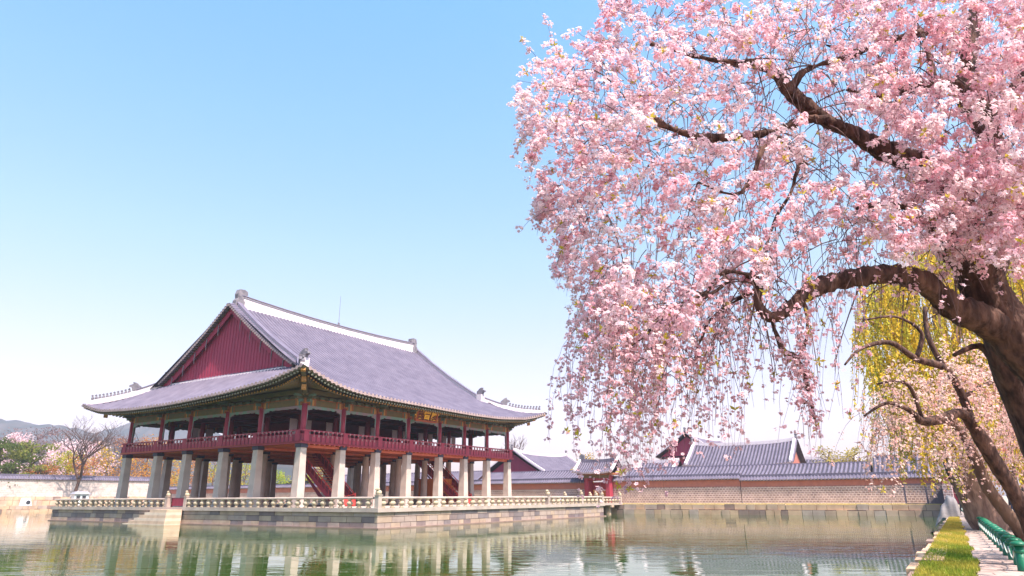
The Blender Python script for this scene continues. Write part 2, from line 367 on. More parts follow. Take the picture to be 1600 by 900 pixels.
quay('stone_bank', 'rough stone edging of the grass bank by the path', 'x', -48.95, -75, 50.6, ZW-1.5, ZB+0.02, 0.5, -1)

mb = MB(); mb.box(51.42, 54.88, -48.4, 106.6, -1.3, -0.90)
mat('straw', (0.66, 0.50, 0.16), (0.50, 0.38, 0.14), 0.95, 1.2, 0.6, 20)
o = build('verge', mb, 'straw'); props(o, 'strip of straw coloured grass between the stone quay and the long wall', kind='structure')

# ------------------------------------------------------------------ terrace of the pavilion
TX0, TX1, TY0, TY1 = -2.45, 37.7, -12.03, 37.96
tr = thing('stone_terrace', 'large square stone terrace rising from the pond under the red pavilion', 'terrace', 17.6, 13, ZW)
for nm_, c1_, c2_ in (('block_a', (0.400, 0.303, 0.259), (0.304, 0.222, 0.196)), ('block_b', (0.242, 0.176, 0.166), (0.173, 0.125, 0.126)), ('block_c', (0.448, 0.326, 0.245), (0.336, 0.237, 0.182)), ('block_d', (0.225, 0.179, 0.180), (0.162, 0.127, 0.131))):
    mat(nm_, c1_, c2_, 0.88, 1.1, 0.35, 16, fac=(0.36, 0.66))
mb = MB(); mb.box(TX0+0.05, TX1-0.05, TY0+0.05, TY1-0.05, ZW-1.5, ZT-0.31, 4)
for (z0_, z1_, lo_, hi_) in ((ZT-0.63, ZT-0.325, 1.3, 2.6), (ZT-1.07, ZT-0.665, 0.8, 1.8), (ZT-1.50, ZT-1.105, 0.7, 1.6), (ZW-1.2, ZT-1.535, 1.0, 2.0)):
    for face in range(4):
        a_, b_ = (TX0, TX1) if face in (0, 2) else (TY0, TY1); s_ = a_
        while s_ < b_-0.01:
            e_ = min(s_ + random.uniform(lo_, hi_), b_)
            if b_-e_ < 0.5: e_ = b_
            d_ = random.uniform(0.0, 0.025); q0, q1 = s_+0.020, e_-0.020; mi_ = random.choice((0, 0, 1, 2, 3, 2))
            if s_ == a_: q0 = s_
            if e_ == b_: q1 = e_
            if face == 0: mb.box(q0, q1, TY0-d_, TY0+0.3, z0_, z1_, mi_)
            elif face == 2: mb.box(q0, q1, TY1-0.3, TY1+d_, z0_, z1_, mi_)
            elif face == 1: mb.box(TX0-d_-0.001, TX0+0.3, q0+0.31*(q0 == TY0), q1-0.31*(q1 == TY1), z0_, z1_, mi_)
            else: mb.box(TX1-0.3, TX1+d_+0.001, q0+0.31*(q0 == TY0), q1-0.31*(q1 == TY1), z0_, z1_, mi_)
            s_ = e_
build('retaining_wall', mb, ['block_a', 'block_b', 'block_c', 'block_d', 'joint'], tr)
mb = MB()
for (x0, x1, y0, y1) in ((TX0-0.18, TX1+0.2, TY0-0.28, TY0-0.002), (TX0-0.2, TX0-0.002, TY0, TY1+0.2)):
    mb.box(x0, x1, y0, y1, ZW-1.0, ZW+0.09)
build('footing', mb, 'quay_dark', tr)
mb = MB()
def coping(mb, x0, x1, y0, y1, along):
    a0, a1 = (x0, x1) if along == 'x' else (y0, y1); a = a0
    while a < a1-0.01:
        e = min(a + random.uniform(1.8, 2.8), a1)
        if a1-e < 0.8: e = a1
        if along == 'x': mb.box(a+0.006, e-0.006, y0, y1, ZT-0.306, ZT + random.uniform(0, 0.008))
        else: mb.box(x0, x1, a+0.006, e-0.006, ZT-0.306, ZT + random.uniform(0, 0.008))
        a = e
coping(mb, TX0-0.16, TX1+0.16, TY0-0.16, TY0+0.9, 'x'); coping(mb, TX0-0.16, TX1+0.16, TY1-0.9, TY1+0.16, 'x')
coping(mb, TX0-0.16, TX0+0.9, TY0+0.9, TY1-0.9, 'y'); coping(mb, TX1-0.9, TX1+0.16, TY0+0.9, TY1-0.9, 'y')
build('coping', mb, 'coping_stone', tr)
mb = MB(); mb.box(TX0+0.9, TX1-0.9, TY0+0.9, TY1-0.9, ZT-0.31, ZT-0.03); build('paving', mb, 'coping_stone', tr)
# flight of steps down to the water on the west face
SY0, SY1 = 12.95, 16.2
mb = MB()
for k, ye_ in enumerate((15.5, 16.3, 17.1, 17.9, 18.8, 19.7)):
    zt = ZT-0.20 - 0.255*k
    mb.box(TX0-1.75-0.02*k, TX0-0.22, SY0-0.2, ye_, zt-0.25, zt, k % 2)
    if k == 5: mb.box(TX0-1.8, TX0-0.22, SY0-0.2, ye_+0.5, ZW-1, zt-0.254, 1)
build('steps', mb, ['step_warm', 'step_pale'], tr)

def baluster_mb():
    mb = MB()
    prof = [(0.20, 0.0), (0.23, 0.05), (0.15, 0.12), (0.14, 0.17), (0.27, 0.27), (0.30, 0.36), (0.24, 0.46), (0.13, 0.53), (0.15, 0.57), (0.25, 0.64), (0.25, 0.655)]
    mb.lathe(prof, (0, 0, 0), 10, sx=1.0, sy=0.8); return mb
BALU = None
def balustrade(label, p0, p1, z, group, n, posts=(0, 1), finial=True):
    """stone rail carried by vase-shaped balusters from p0 to p1 (site xy) standing on z"""
    global BALU
    x0, y0 = p0; x1, y1 = p1; L_ = math.hypot(x1-x0, y1-y0); dx, dy = (x1-x0)/L_, (y1-y0)/L_
    root = thing('stone_balustrade', label, 'balustrade', x0, y0, z, group)
    a = math.atan2(dy, dx)
    mb = MB()
    def P(s, t, zz): return (x0 + dx*s - dy*t, y0 + dy*s + dx*t, zz)
    prof = [(-0.13, 0.665), (-0.17, 0.71), (-0.17, 0.78), (-0.10, 0.84), (0.10, 0.84), (0.17, 0.78), (0.17, 0.71), (0.13, 0.665)]
    mb.prism([P(0.0, t, z+zz) for t, zz in prof], (dx*L_, dy*L_, 0))
    build('rail', mb, 'coping_stone', root)
    for k in range(n):
        s = (k+0.5)*L_/n; bx, by, _ = P(s, 0, 0)
        if BALU is None:
            BALU = build('baluster', baluster_mb(), 'baluster_stone', smooth=True); BALU.rotation_euler = (0, 0, 0); o = BALU
        else: o = link(BALU.copy())
        o.parent = root; o.location = (bx-x0, by-y0, 0.0); o.rotation_euler = (0, 0, a + random.uniform(-.15, .15))
    for e in posts:
        px, py, _ = P(e*L_, 0, 0)
        mb = MB(); mb.box(px-0.2, px+0.2, py-0.2, py+0.2, z, z+0.93); mb.box(px-0.24, px+0.24, py-0.24, py+0.24, z+0.93, z+1.0)
        po = build('post', mb, 'coping_stone', root)
        if finial:
            mb = MB(); c = (px, py, z+1.0)           # small seated stone beast
            mb.lathe([(0.20, 0.0), (0.24, 0.10), (0.22, 0.22), (0.15, 0.32)], c, 10, sx=1, sy=1.15)
            mb.lathe([(0.08, 0.26), (0.15, 0.32), (0.17, 0.42), (0.13, 0.50), (0.05, 0.54)], (c[0]-0.10*dx, c[1]-0.10*dy, c[2]), 10)
            mb.box(c[0]-0.24*abs(dx)-0.09, c[0]-0.24*abs(dx)+0.05, c[1]-0.07, c[1]+0.07, c[2]+0.33, c[2]+0.43)
            build('carved_beast', mb, 'baluster_stone', po, smooth=True)
    return root
GB = 'stone balustrades round the terrace'
bx_ = TX0+0.12; by_ = TY0+0.12
balustrade('long sunlit stone balustrade on the side of the terrace facing the cherry tree', (bx_, by_), (TX1-0.12, by_), ZT, GB, 37, posts=(0, 0.66, 0.86, 1))
balustrade('stone balustrade from the near terrace corner to the water steps', (bx_, SY0-0.2), (bx_, by_+0.5), ZT, GB, 24, posts=(0,))
balustrade('shaded stone balustrade from the water steps to the far terrace corner', (bx_, TY1-0.12), (bx_, SY1+0.1-0.5), ZT, GB, 21, posts=(1,))
balustrade('far stone balustrade behind the pavilion pillars', (TX1-0.12, TY1-0.12), (bx_+0.5, TY1-0.12), ZT, GB, 37, posts=())

# small red barrier across the head of the steps
br = thing('red_barrier', 'low red wooden barrier closing the head of the water steps', 'barrier', bx_+0.3, SY0+1.3, ZT)
mb = MB(); mb.box(bx_+0.27, bx_+0.33, SY0+0.1, SY1-0.6, ZT+0.1, ZT+0.78); build('panel', mb, 'red_wood', br)
mb = MB()
for y in (SY0+0.06, SY1-0.62): mb.box(bx_+0.25, bx_+0.35, y-0.05, y+0.05, ZT, ZT+0.86)
mb.box(bx_+0.24, bx_+0.36, SY0+0.0, SY1-0.5, ZT+0.79, ZT+0.86)
build('frame', mb, 'red_wood_dark', br)

# stone bridge from the terrace to the east bank, with its two balustrades
bg_ = thing('stone_bridge', 'stone slab bridge from the terrace corner to the bank by the red gate', 'bridge', 44, -6, ZW)
mb = MB(); mb.box(TX1+0.165, 51.6, -8.6, -3.4, ZT-0.33, ZT-0.06); build('deck', mb, 'coping_stone', bg_)
mb = MB()
for x in (40.6, 44.2, 47.8):
    for y in (-8.0, -6.0, -4.0): mb.box(x-0.3, x+0.3, y-0.3, y+0.3, ZW-1.5, ZT-0.62)
    mb.box(x-0.4, x+0.4, -8.75, -3.25, ZT-0.615, ZT-0.335)
build('piers', mb, 'quay_block', bg_)
balustrade('short stone balustrade on the near side of the bridge to the gate', (TX1+0.5, -8.35), (51.2, -8.35), ZT-0.06, 'bridge balustrades', 13, posts=(0.4, 1))
balustrade('short stone balustrade on the far side of the bridge to the gate', (TX1+0.5, -3.65), (51.2, -3.65), ZT-0.06, 'bridge balustrades', 13, posts=(0.4, 1))

# ------------------------------------------------------------------ the pavilion
LX, LY, OV = 34.4, 28.5, 3.93
GX = [0, 4.818, 9.636, 14.454, 19.946, 24.764, 29.582, 34.4]
GY = [0, 6.009, 11.217, 17.283, 22.491, 28.5]
pv = thing('pavilion', 'huge two-storey red and green pavilion on stone pillars under a grey tiled roof', 'pavilion', 17.2, 14.25, ZT)
ZP = 4.45
mb = MB(); mb.frustum(0, 0, ZT+0.14, ZP, 0.44, 0.335); mb.frustum(0, 0, ZT-0.03, ZT+0.14, 0.52, 0.50)
sq = build('stone_pillar', mb, 'pillar_stone', bevel=0.02)
mb = MB(); mb.lathe([(0.52, ZT-0.03), (0.50, ZT+0.14), (0.43, ZT+0.145), (0.335, ZP)], (0, 0, 0), 16)
rd = build('stone_pillar', mb, 'pillar_stone', smooth=False)
mb = MB(); mb.frustum(0, 0, ZP+0.002, ZP+0.34, 0.40, 0.42); cl = build('iron_collar', mb, 'collar')
mb = MB(); mb.lathe([(0.27, ZP+0.342), (0.25, 8.4)], (0, 0, 0), 12); wc = build('wooden_column', mb, 'red_wood', smooth=True)
for proto in (sq, rd, cl, wc): proto.rotation_euler = (0, 0, 0); proto.location = (0, 0, 0)
first = {}
px0, py0, pz0 = ORG[pv.name]
for i, x in enumerate(GX):
    for j, y in enumerate(GY):
        outer = i in (0, 7) or j in (0, 5)
        src = sq if outer else rd
        key = 'sq' if outer else 'rd'
        o = src if key not in first else link(src.copy()); first[key] = 1
        o.parent = pv; o.location = (x-px0, y-py0, -pz0)
        k = cl if 'cl' not in first else link(cl.copy()); first['cl'] = 1
        k.parent = o; k.location = (0, 0, 0)
        o = wc if 'wc' not in first else link(wc.copy()); first['wc'] = 1
        o.parent = pv; o.location = (x-px0, y-py0, -pz0)
# floor with its joists
mb = MB(); mb.box(-0.6, LX+0.6, -0.6, LY+0.6, 4.86, 4.98)
for x in np.arange(0.4, LX, 0.62): mb.box(x-0.09, x+0.09, -0.55, LY+0.55, 4.70, 4.857)
for y in GY: mb.box(-0.3, LX+0.3, y-0.2, y+0.2, 4.50, 4.698)
build('floor_deck', mb, 'deck_wood', pv)
# railings: boards with pale lotus heads
def railing(ax, c, a0, a1, sgn):
    mb = MB(); RO = 0.50*sgn
    def bx(p, q, t0, t1, z0, z1, mi=0):
        lo, hi = sorted((c+RO+t0*sgn, c+RO+t1*sgn))
        if ax == 'x': mb.box(p, q, lo, hi, z0, z1, mi)
        else: mb.box(lo, hi, p, q, z0, z1, mi)
    bx(a0, a1, -0.03, 0.03, 4.9, 5.55, 1); bx(a0, a1, -0.09, 0.10, 4.80, 4.98)
    bx(a0, a1, -0.05, 0.06, 5.55, 5.62); bx(a0, a1, -0.07, 0.09, 5.90, 6.02)
    grid = GX if ax == 'x' else GY
    for g in grid: bx(g-0.30, g+0.30, 0.031, 0.075, 4.99, 5.9)
    n = int((a1-a0)/0.56); st = (a1-a0)/n
    for k in range(n):
        s = a0 + (k+0.5)*st
        if min(abs(s-g) for g in grid) < 0.45: continue
        bx(s-0.19, s+0.19, 0.031, 0.066, 4.985, 5.54)
        bx(s-0.075, s+0.075, 0.067, 0.10, 5.40, 5.61, 2); bx(s-0.05, s+0.05, 0.0, 0.10, 5.625, 5.895, 0)
        bx(s-0.09, s+0.09, 0.0, 0.12, 5.84, 5.897, 3)
        bx(s-0.07, s+0.07, 0.092, 0.11, 5.94, 6.0, 3)
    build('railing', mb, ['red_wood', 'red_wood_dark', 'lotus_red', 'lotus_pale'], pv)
railing('x', 0, -0.55, LX+0.55, -1); railing('x', LY, -0.55, LX+0.55, 1)
railing('y', 0, -0.55, LY+0.55, -1); railing('y', LX, -0.55, LY+0.55, 1)
# lintels, valances and brackets of the four sides
def bay_sides():
    for ax, c, grid, sg in (('x', 0, GX, -1), ('x', LY, GX, 1), ('y', 0, GY, -1), ('y', LX, GY, 1)):
        yield ax, c, grid, sg
def emit(mb, ax, c, sg):
    def bx(p, q, t0, t1, z0, z1, mi=0):
        lo, hi = sorted((c+t0*sg, c+t1*sg))
        if ax == 'x': mb.box(p, q, lo, hi, z0, z1, mi)
        else: mb.box(lo, hi, p, q, z0, z1, mi)
    return bx
for ax, c, grid, sg in bay_sides():
    for a, b in zip(grid[:-1], grid[1:]):
        a2, b2 = a+0.26, b-0.26; L_ = b2-a2
        mb = MB(); bx = emit(mb, ax, c, sg)
        bx(a2+0.9, b2-0.9, -0.16, 0.16, 8.28, 8.82, 0)                       # lintel: olive middle, orange and teal ends
        for s0, s1 in ((a2, a2+0.9), (b2-0.9, b2)):
            for q in range(4):
                x0 = s0 + (s1-s0)*q/4; x1 = s0 + (s1-s0)*(q+1)/4
                bx(x0+0.004, x1-0.004, -0.165, 0.165+0.006*(q % 2), 8.28, 8.82, (1, 2, 3, 1)[q])
        bx(a2, b2, -0.10, 0.12, 8.823, 9.22, 4)                               # frieze board
        build('lintel', mb, ['dan_olive', 'dan_orange', 'dan_teal', 'dan_gold', 'dan_green'], pv)
        mb = MB(); bx = emit(mb, ax, c, sg)                                   # carved valance lining the opening
        bx(a2, b2, -0.03, 0.05, 8.10, 8.278)
        n = 14
        for q in range(n):
            f = (q+0.5)/n; e = abs(f-0.5)*2
            dpt = 0.03 + 0.09*abs(math.sin(q*1.7)) + 0.30*max(0, e-0.72)/0.28
            bx(a2+L_*q/n, a2+L_*(q+1)/n, -0.028, 0.048, 8.102-dpt, 8.10)
        for s0, s1 in ((a2, a2+0.11), (b2-0.11, b2)): bx(s0, s1, -0.03, 0.05, 6.9, 8.10)
        for s0, s1 in ((a2, a2+0.07), (b2-0.07, b2)): bx(s0, s1, -0.03, 0.05, 6.04, 6.9)
        build('valance', mb, 'valance_mint', pv)
        mb = MB(); bx = emit(mb, ax, c, sg)                                   # small blocks carved along the frieze
        bx(a2+0.05, b2-0.05, 0.121, 0.14, 8.84, 8.9, 0)
        for q in range(4):
            x = a2 + L_*(q+0.5)/4
            bx(x-0.28, x+0.28, 0.122, 0.19, 8.83, 8.95, 0); bx(x-0.2, x+0.2, 0.122, 0.23, 8.952, 9.08, 1); bx(x-0.34, x+0.34, 0.122, 0.30, 9.082, 9.2, 2)
        build('frieze_block', mb, ['dan_orange', 'dan_teal', 'dan_green'], pv)
    for g in grid:                                                            # winged brackets on the column heads
        mb = MB(); bx = emit(mb, ax, c, sg)
        bx(g-0.26, g+0.26, -0.3, 0.30, 8.402, 8.9, 0); bx(g-0.11, g+0.11, 0.302, 0.75, 8.55, 8.78, 1); bx(g-0.11, g+0.11, 0.302, 1.05, 8.80, 9.02, 2)
        bx(g-0.42, g+0.42, -0.3, 0.34, 8.905, 9.1, 2); bx(g-0.11, g+0.11, 0.342, 1.3, 9.03, 9.22, 1); bx(g-0.6, g+0.6, -0.3, 0.36, 9.105, 9.3, 3)
        build('bracket', mb, ['dan_orange', 'dan_teal', 'dan_green', 'dan_olive'], pv)
mb = MB()
for ax, c, grid, sg in bay_sides():
    bx = emit(mb, ax, c, sg)
    lo, hi = (-0.62, LX+0.62) if ax == 'x' else (-0.2, LY+0.2)
    bx(lo, hi, -0.2, 0.2, 9.31, 9.72, 0)
build('eave_beam', mb, ['dan_olive'], pv)
mb = MB(); mb.box(0.3, LX-0.3, 0.3, LY-0.3, 9.05, 9.2)
for x in GX[1:-1]: mb.box(x-0.2, x+0.2, 0.3, LY-0.3, 8.5, 9.045)
for y in GY[1:-1]: mb.box(0.3, LX-0.3, y-0.2, y+0.2, 8.3, 8.49)
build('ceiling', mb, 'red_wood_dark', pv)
# inner partition: dark lattice doors with pale hung leaves
mb = MB()
for y in (GY[2], GY[3]): mb.box(GX[2]+0.3, GX[5]-0.3, y-0.05, y+0.05, 7.55, 8.29)
for x in (GX[2], GX[5]): mb.box(x-0.05, x+0.05, GY[2]+0.3, GY[3]-0.3, 7.55, 8.29)
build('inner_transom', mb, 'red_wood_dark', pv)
mb = MB(); mb.box(-0.42, 0.42, -0.04, 0.04, 5.0, 7.75); dl = build('door_leaf', mb, 'door_panel'); dl.rotation_euler = (0, 0, 0); dl.location = (0, 0, 0); used = 0
for j in (1, 4):
    for g in GX[1:-1]:
        for s in (-0.95, 0.95):
            o = dl if not used else link(dl.copy()); used = 1
            o.parent = pv; o.location = (g+s-px0, GY[j]-py0, -pz0); o.rotation_euler = (0, 0, 0)
for i in (1, 6):
    for g in GY[1:-1]:
        o = link(dl.copy()); o.parent = pv; o.location = (GX[i]-px0, g+0.95-py0, -pz0); o.rotation_euler = (0, 0, math.pi/2)
# red stairs to the upper floor
def stair(x, y0, y1, w):
    mb = MB(); n = 20
    for k in range(n):
        f = k/n; y = y0 + (y1-y0)*f; z = ZT + (4.85-ZT)*(1-f)
        mb.box(x-w/2, x+w/2, min(y, y+(y1-y0)/n), max(y, y+(y1-y0)/n), z-0.30, z-0.24, 1)
    for sx in (-w/2-0.06, w/2+0.06):
        mb.prism([(x+sx-0.05, y0, 4.80), (x+sx-0.05, y0, 4.30), (x+sx-0.05, y1, ZT), (x+sx-0.05, y1, ZT+0.45)], (0.1, 0, 0), 0)
    for sx in (-w/2-0.06, w/2+0.06):
        mb.prism([(x+sx-0.025, y0, 5.45), (x+sx-0.025, y0, 4.81), (x+sx-0.025, y1, ZT+0.46), (x+sx-0.025, y1, ZT+0.92)], (0.05, 0, 0), 2)
        mb.prism([(x+sx-0.02, y0, 4.29), (x+sx-0.02, y1+1.6, ZT+0.3), (x+sx-0.02, y1+1.6, ZT+0.9)], (0.04, 0, 0), 2)
    o = build('staircase', mb, ['red_wood', 'deck_wood', 'red_wood_dark'], pv)
    mb = MB()
    for sx in (-w/2-0.06, w/2+0.06):
        mb.tube([(x+sx, y0, 5.75), (x+sx, y1, ZT+1.1)], 0.05, 6)
        for k in range(12):
            f = (k+0.5)/12; y = y0+(y1-y0)*f; zb = 4.8*(1-f)+(ZT+0.45)*f; zt = 5.75*(1-f)+(ZT+1.1)*f
            mb.box(x+sx-0.03, x+sx+0.03, y-0.03, y+0.03, zb-0.1, zt)
        mb.box(x+sx-0.08, x+sx+0.08, y1-0.08, y1+0.08, ZT, ZT+1.25)
    build('stair_rail', mb, 'bright_red', o)
    mb = MB(); mb.box(x-w/2, x+w/2, y1-0.14, y1-0.06, ZT+0.05, ZT+0.8)
    mb.tube([(x-w/2, y1-0.1, ZT+1.15), (x, y1-0.1, ZT+0.92), (x+w/2, y1-0.1, ZT+1.15)], 0.04, 6)
    build('stair_gate', mb, 'bright_red', o)
stair(7.3, 8.2, 1.6, 2.6)
stair(27.2, 8.2, 1.6, 2.6)
mb = MB(); mb.box(25.6, 28.8, 4.6, 7.6, ZT, 2.2); mb.box(25.5, 28.9, 4.55, 7.7, 2.2, 2.3)
build('stair_closet', mb, 'orange_wood', pv)

# ---- roof
ES_X = [-3.93, -3.49, -1.99, -.45, 1.14, 2.79, 6.25, 12.06, 16.4, 21.2, 26.5, 32.5, 35.4, 38.33]
ES_Z = [11.05, 10.92, 10.38, 9.97, 9.66, 9.47, 9.31, 9.25, 9.18, 9.15, 9.25, 9.71, 10.23, 11.0]
EW_Y = [-3.93, -2.89, .51, 6.68, 11.58, 15.14, 18.8, 22.7, 27.4, 29.2, 32.43]
EW_Z = [11.05, 10.75, 10.06, 9.5, 9.24, 9.1, 9.05, 9.05, 9.24, 9.47, 10.25]
EN_X = [-3.93, 0, 5, 17, 29, 34, 38.33]; EN_Z = [10.25, 9.65, 9.3, 9.15, 9.3, 9.8, 10.7]
EE_Y = [-3.93, 0, 5, 14, 24, 29, 32.43]; EE_Z = [11.0, 9.95, 9.4, 9.15, 9.3, 9.8, 10.7]
def smooth_interp(x, X, Z):
    return sum(np.interp(x+d, X, Z)*wt for d, wt in ((-.8, .25), (0, .5), (.8, .25))) if X[0]+.8 < x < X[-1]-.8 else float(np.interp(x, X, Z))
HIPX_W, HIPX_E, HIPB = 1.57, 32.1, 3.2          # gable planes and where the hips meet them
XE_W, XE_E = 0.72, 32.95                        # edge of the gable overhang
T_H = (HIPB+OV)/(14.25+OV)
def base(t): return 9.15 + 7.47*t + 3.73*t*t
def rise_f(k): return max(0.0, 1-k)**1.4
def south(x, t):
    e = smooth_interp(x, ES_X, ES_Z); return (x, -OV + (14.25+OV)*t, base(t) + (e-9.15)*rise_f(t/T_H))
def north(x, t):
    e = smooth_interp(x, EN_X, EN_Z); return (x, LY+OV - (14.25+OV)*t, base(t) + (e-9.15)*rise_f(t/T_H))
def west(y, k):
    e = smooth_interp(y, EW_Y, EW_Z); return (-OV + (HIPX_W+OV)*k, y, base(k*T_H) + (e-9.15)*rise_f(k))
def east(y, k):
    e = smooth_interp(y, EE_Y, EE_Z); return (LX+OV - (LX+OV-HIPX_E)*k, y, base(k*T_H) + (e-9.15)*rise_f(k))
def tmax_main(x):
    if x < XE_W: return T_H*(x+OV)/(HIPX_W+OV)
    if x > XE_E: return T_H*(LX+OV-x)/(LX+OV-HIPX_E)
    return 1.0
def kmax_side(y):
    a = (y+OV)/(HIPB+OV); b = (LY+OV-y)/(HIPB+OV); return min(1.0, a, b)
def tile_field(mb, P, s0, s1, tmax, sdir, pitch=0.52, r=0.160, nt=12, tmin=0.0, mi_end=1):
    sd = Vector(sdir)
    n = int((s1-s0)/pitch); st = (s1-s0)/n
    # sheet of flat tiles under the round rows
    prev = None
    for k in range(n+1):
        s = s0 + k*st; tm = max(tmax(s), tmin+0.003)
        col = [mb.vert(P(s, tmin + (tm-tmin)*q/nt)) for q in range(nt+1)]
        if prev:
            for q in range(nt): mb.face((prev[q], col[q], col[q+1], prev[q+1]), 2)
        prev = col
    arcs = [(math.cos(a)*r, math.sin(a)*r) for a in (0, math.pi*0.28, math.pi*0.5, math.pi*0.72, math.pi)]
    for k in range(n):
        s = s0 + (k+0.5)*st; tm = tmax(s)
        if tm - tmin < 0.03: continue
        rings = []
        for q in range(nt+1):
            p = Vector(P(s, tmin + (tm-tmin)*q/nt))
            rings.append([mb.vert(p + sd*a + Vector((0, 0, b+0.005))) for a, b in arcs])
        for A, B in zip(rings[:-1], rings[1:]):
            for q in range(4): mb.face((A[q], A[q+1], B[q+1], B[q]), 0)
        # round end tile with a pale face and the drip tile beside it
        p = Vector(P(s, tmin)); q2 = Vector(P(s, tmin+0.02)); dn = (p-q2); dn.z = 0; dn.normalize()
        c = p + dn*0.03
        ring = [mb.vert(c + sd*math.cos(a)*r*1.15 + Vector((0, 0, 0.02+math.sin(a)*r*1.15))) for a in np.linspace(0, 2*math.pi, 9)[:-1]]
        mb.face(ring, mi_end)
        g = p + sd*st*0.5 + dn*0.03
        mb.face([mb.vert(g + sd*a + Vector((0, 0, b))) for a, b in ((-0.13, 0.01), (0.13, 0.01), (0.09, -0.12), (-0.09, -0.12))], mi_end)
mb = MB(); tile_field(mb, south, -OV, LX+OV, tmax_main, (1, 0, 0), nt=16); tile_field(mb, north, -OV, LX+OV, tmax_main, (1, 0, 0), nt=10)
tile_field(mb, west, -OV, LY+OV, kmax_side, (0, 1, 0), nt=7); tile_field(mb, east, -OV, LY+OV, kmax_side, (0, 1, 0), nt=6)
roof = build('roof', mb, ['tile', 'tile_end', 'tile_shade'], pv)
# underside: soffit sheet, flying rafters and round rafters
mb = MB()
def soffit(P, X0, X1, n, inner):
    prev = None
    for k in range(n+1):
        s = X0 + (X1-X0)*k/n; a = Vector(P(s, 0.006)) - Vector((0, 0, 0.22)); b = inner(s)
        c = (mb.vert(Vector(P(s, 0.0)) - Vector((0, 0, 0.02))), mb.vert(a), mb.vert(a*0.5+Vector(b)*0.5 + Vector((0, 0, 0.05))), mb.vert(b))
        if prev:
            for q in range(3): mb.face((prev[q], c[q], c[q+1], prev[q+1]), 0 if q else 1)
        prev = c
def clampf(v, a, b): return max(a, min(b, v))
inS = lambda s: (clampf(s, 0.0, LX), 0.0, 10.30); inN = lambda s: (clampf(s, 0.0, LX), LY, 10.30)
inW = lambda s: (0.0, clampf(s, 0.0, LY), 10.30); inE = lambda s: (LX, clampf(s, 0.0, LY), 10.30)
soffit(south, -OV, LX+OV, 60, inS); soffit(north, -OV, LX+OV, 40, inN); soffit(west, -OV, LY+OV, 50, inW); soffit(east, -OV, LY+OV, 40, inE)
mb.box(0.02, LX-0.02, -0.05, 0.05, 9.72, 10.32); mb.box(0.02, LX-0.02, LY-0.05, LY+0.05, 9.72, 10.32)
mb.box(-0.05, 0.05, 0.06, LY-0.06, 9.72, 10.32); mb.box(LX-0.05, LX+0.05, 0.06, LY-0.06, 9.72, 10.32)
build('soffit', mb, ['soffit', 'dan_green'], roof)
def rafters(P, X0, X1, inner):
    m1, m2 = MB(), MB()
    n = int((X1-X0)/0.40)
    for k in range(n):
        s = X0 + (k+0.5)*(X1-X0)/n
        e = Vector(P(s, 0.0)); i = Vector(inner(s)); d = (i-e); dl_ = Vector((d.x, d.y, 0)).length
        u = Vector((d.x, d.y, 0)).normalized(); side = Vector((u.y, -u.x, 0)); hw = 0.085
        def beam(m, a, b, w_, h_, end):
            A = [a+side*w_-Vector((0, 0, h_)), a-side*w_-Vector((0, 0, h_)), a-side*w_+Vector((0, 0, h_)), a+side*w_+Vector((0, 0, h_))]
            B = [q + (b-a) for q in A]
            ids = [m.vert(q) for q in A+B]
            for f in ((0, 1, 5, 4), (1, 2, 6, 5), (2, 3, 7, 6), (3, 0, 4, 7)): m.face([ids[q] for q in f], 0)
            m.face([ids[q] for q in (3, 2, 1, 0)], end)
        za = e.z - 0.34
        beam(m1, Vector((e.x, e.y, za)) + u*0.16, Vector((e.x, e.y, za+0.42)) + u*1.9, hw, 0.075, 1)
        f0 = 1.05; zr_ = (e.z - 0.44) + (10.05-e.z)*f0/dl_*0.55
        a = Vector((e.x, e.y, zr_)) + u*f0; b_ = Vector((i.x, i.y, 10.02)) - u*0.02
        m2.tube([a, b_], 0.10, 7, 0, cap=False)
        base_i = len(m2.v)-14
        m2.face(list(range(base_i, base_i+7))[::-1], 1)
    build('flying_rafters', m1, ['dan_green', 'dan_pale'], roof); build('rafters', m2, ['dan_olive', 'dan_gold'], roof)
rafters(south, -OV+0.5, LX+OV-0.5, inS); rafters(west, -OV+0.5, LY+OV-0.5, inW); rafters(north, -OV+0.5, LX+OV-0.5, inN); rafters(east, -OV+0.5, LY+OV-0.5, inE)
# painted corner beams
for (P, cx, cy, ix, iy) in ((south(-OV, 0), 0, 0, 1, 1), (south(LX+OV, 0), LX, 0, -1, 1), (north(-OV, 0), 0, LY, 1, -1), (north(LX+OV, 0), LX, LY, -1, -1)):
    e = Vector(P); i = Vector((cx, cy, 9.95)); d = (i-e); side = Vector((d.y, -d.x, 0)).normalized()*0.2
    mb = MB()
    for f0, f1, dz, hh, mi in ((0.05, 0.12, -0.40, 0.34, 1), (0.125, 0.30, -0.44, 0.34, 0), (0.30, 0.37, -0.78, 0.40, 1), (0.375, 1.0, -0.80, 0.42, 0), (0.44, 0.50, -1.25, 0.4, 1)):
        a, b = e+d*f0+Vector((0, 0, dz)), e+d*f1+Vector((0, 0, dz))
        mb.hexa([a-side, a+side, b+side, b-side, a-side+Vector((0, 0, hh)), a+side+Vector((0, 0, hh)), b+side+Vector((0, 0, hh)), b-side+Vector((0, 0, hh))], mi)
    build('corner_beam', mb, ['dan_green', 'dan_gold'], roof)
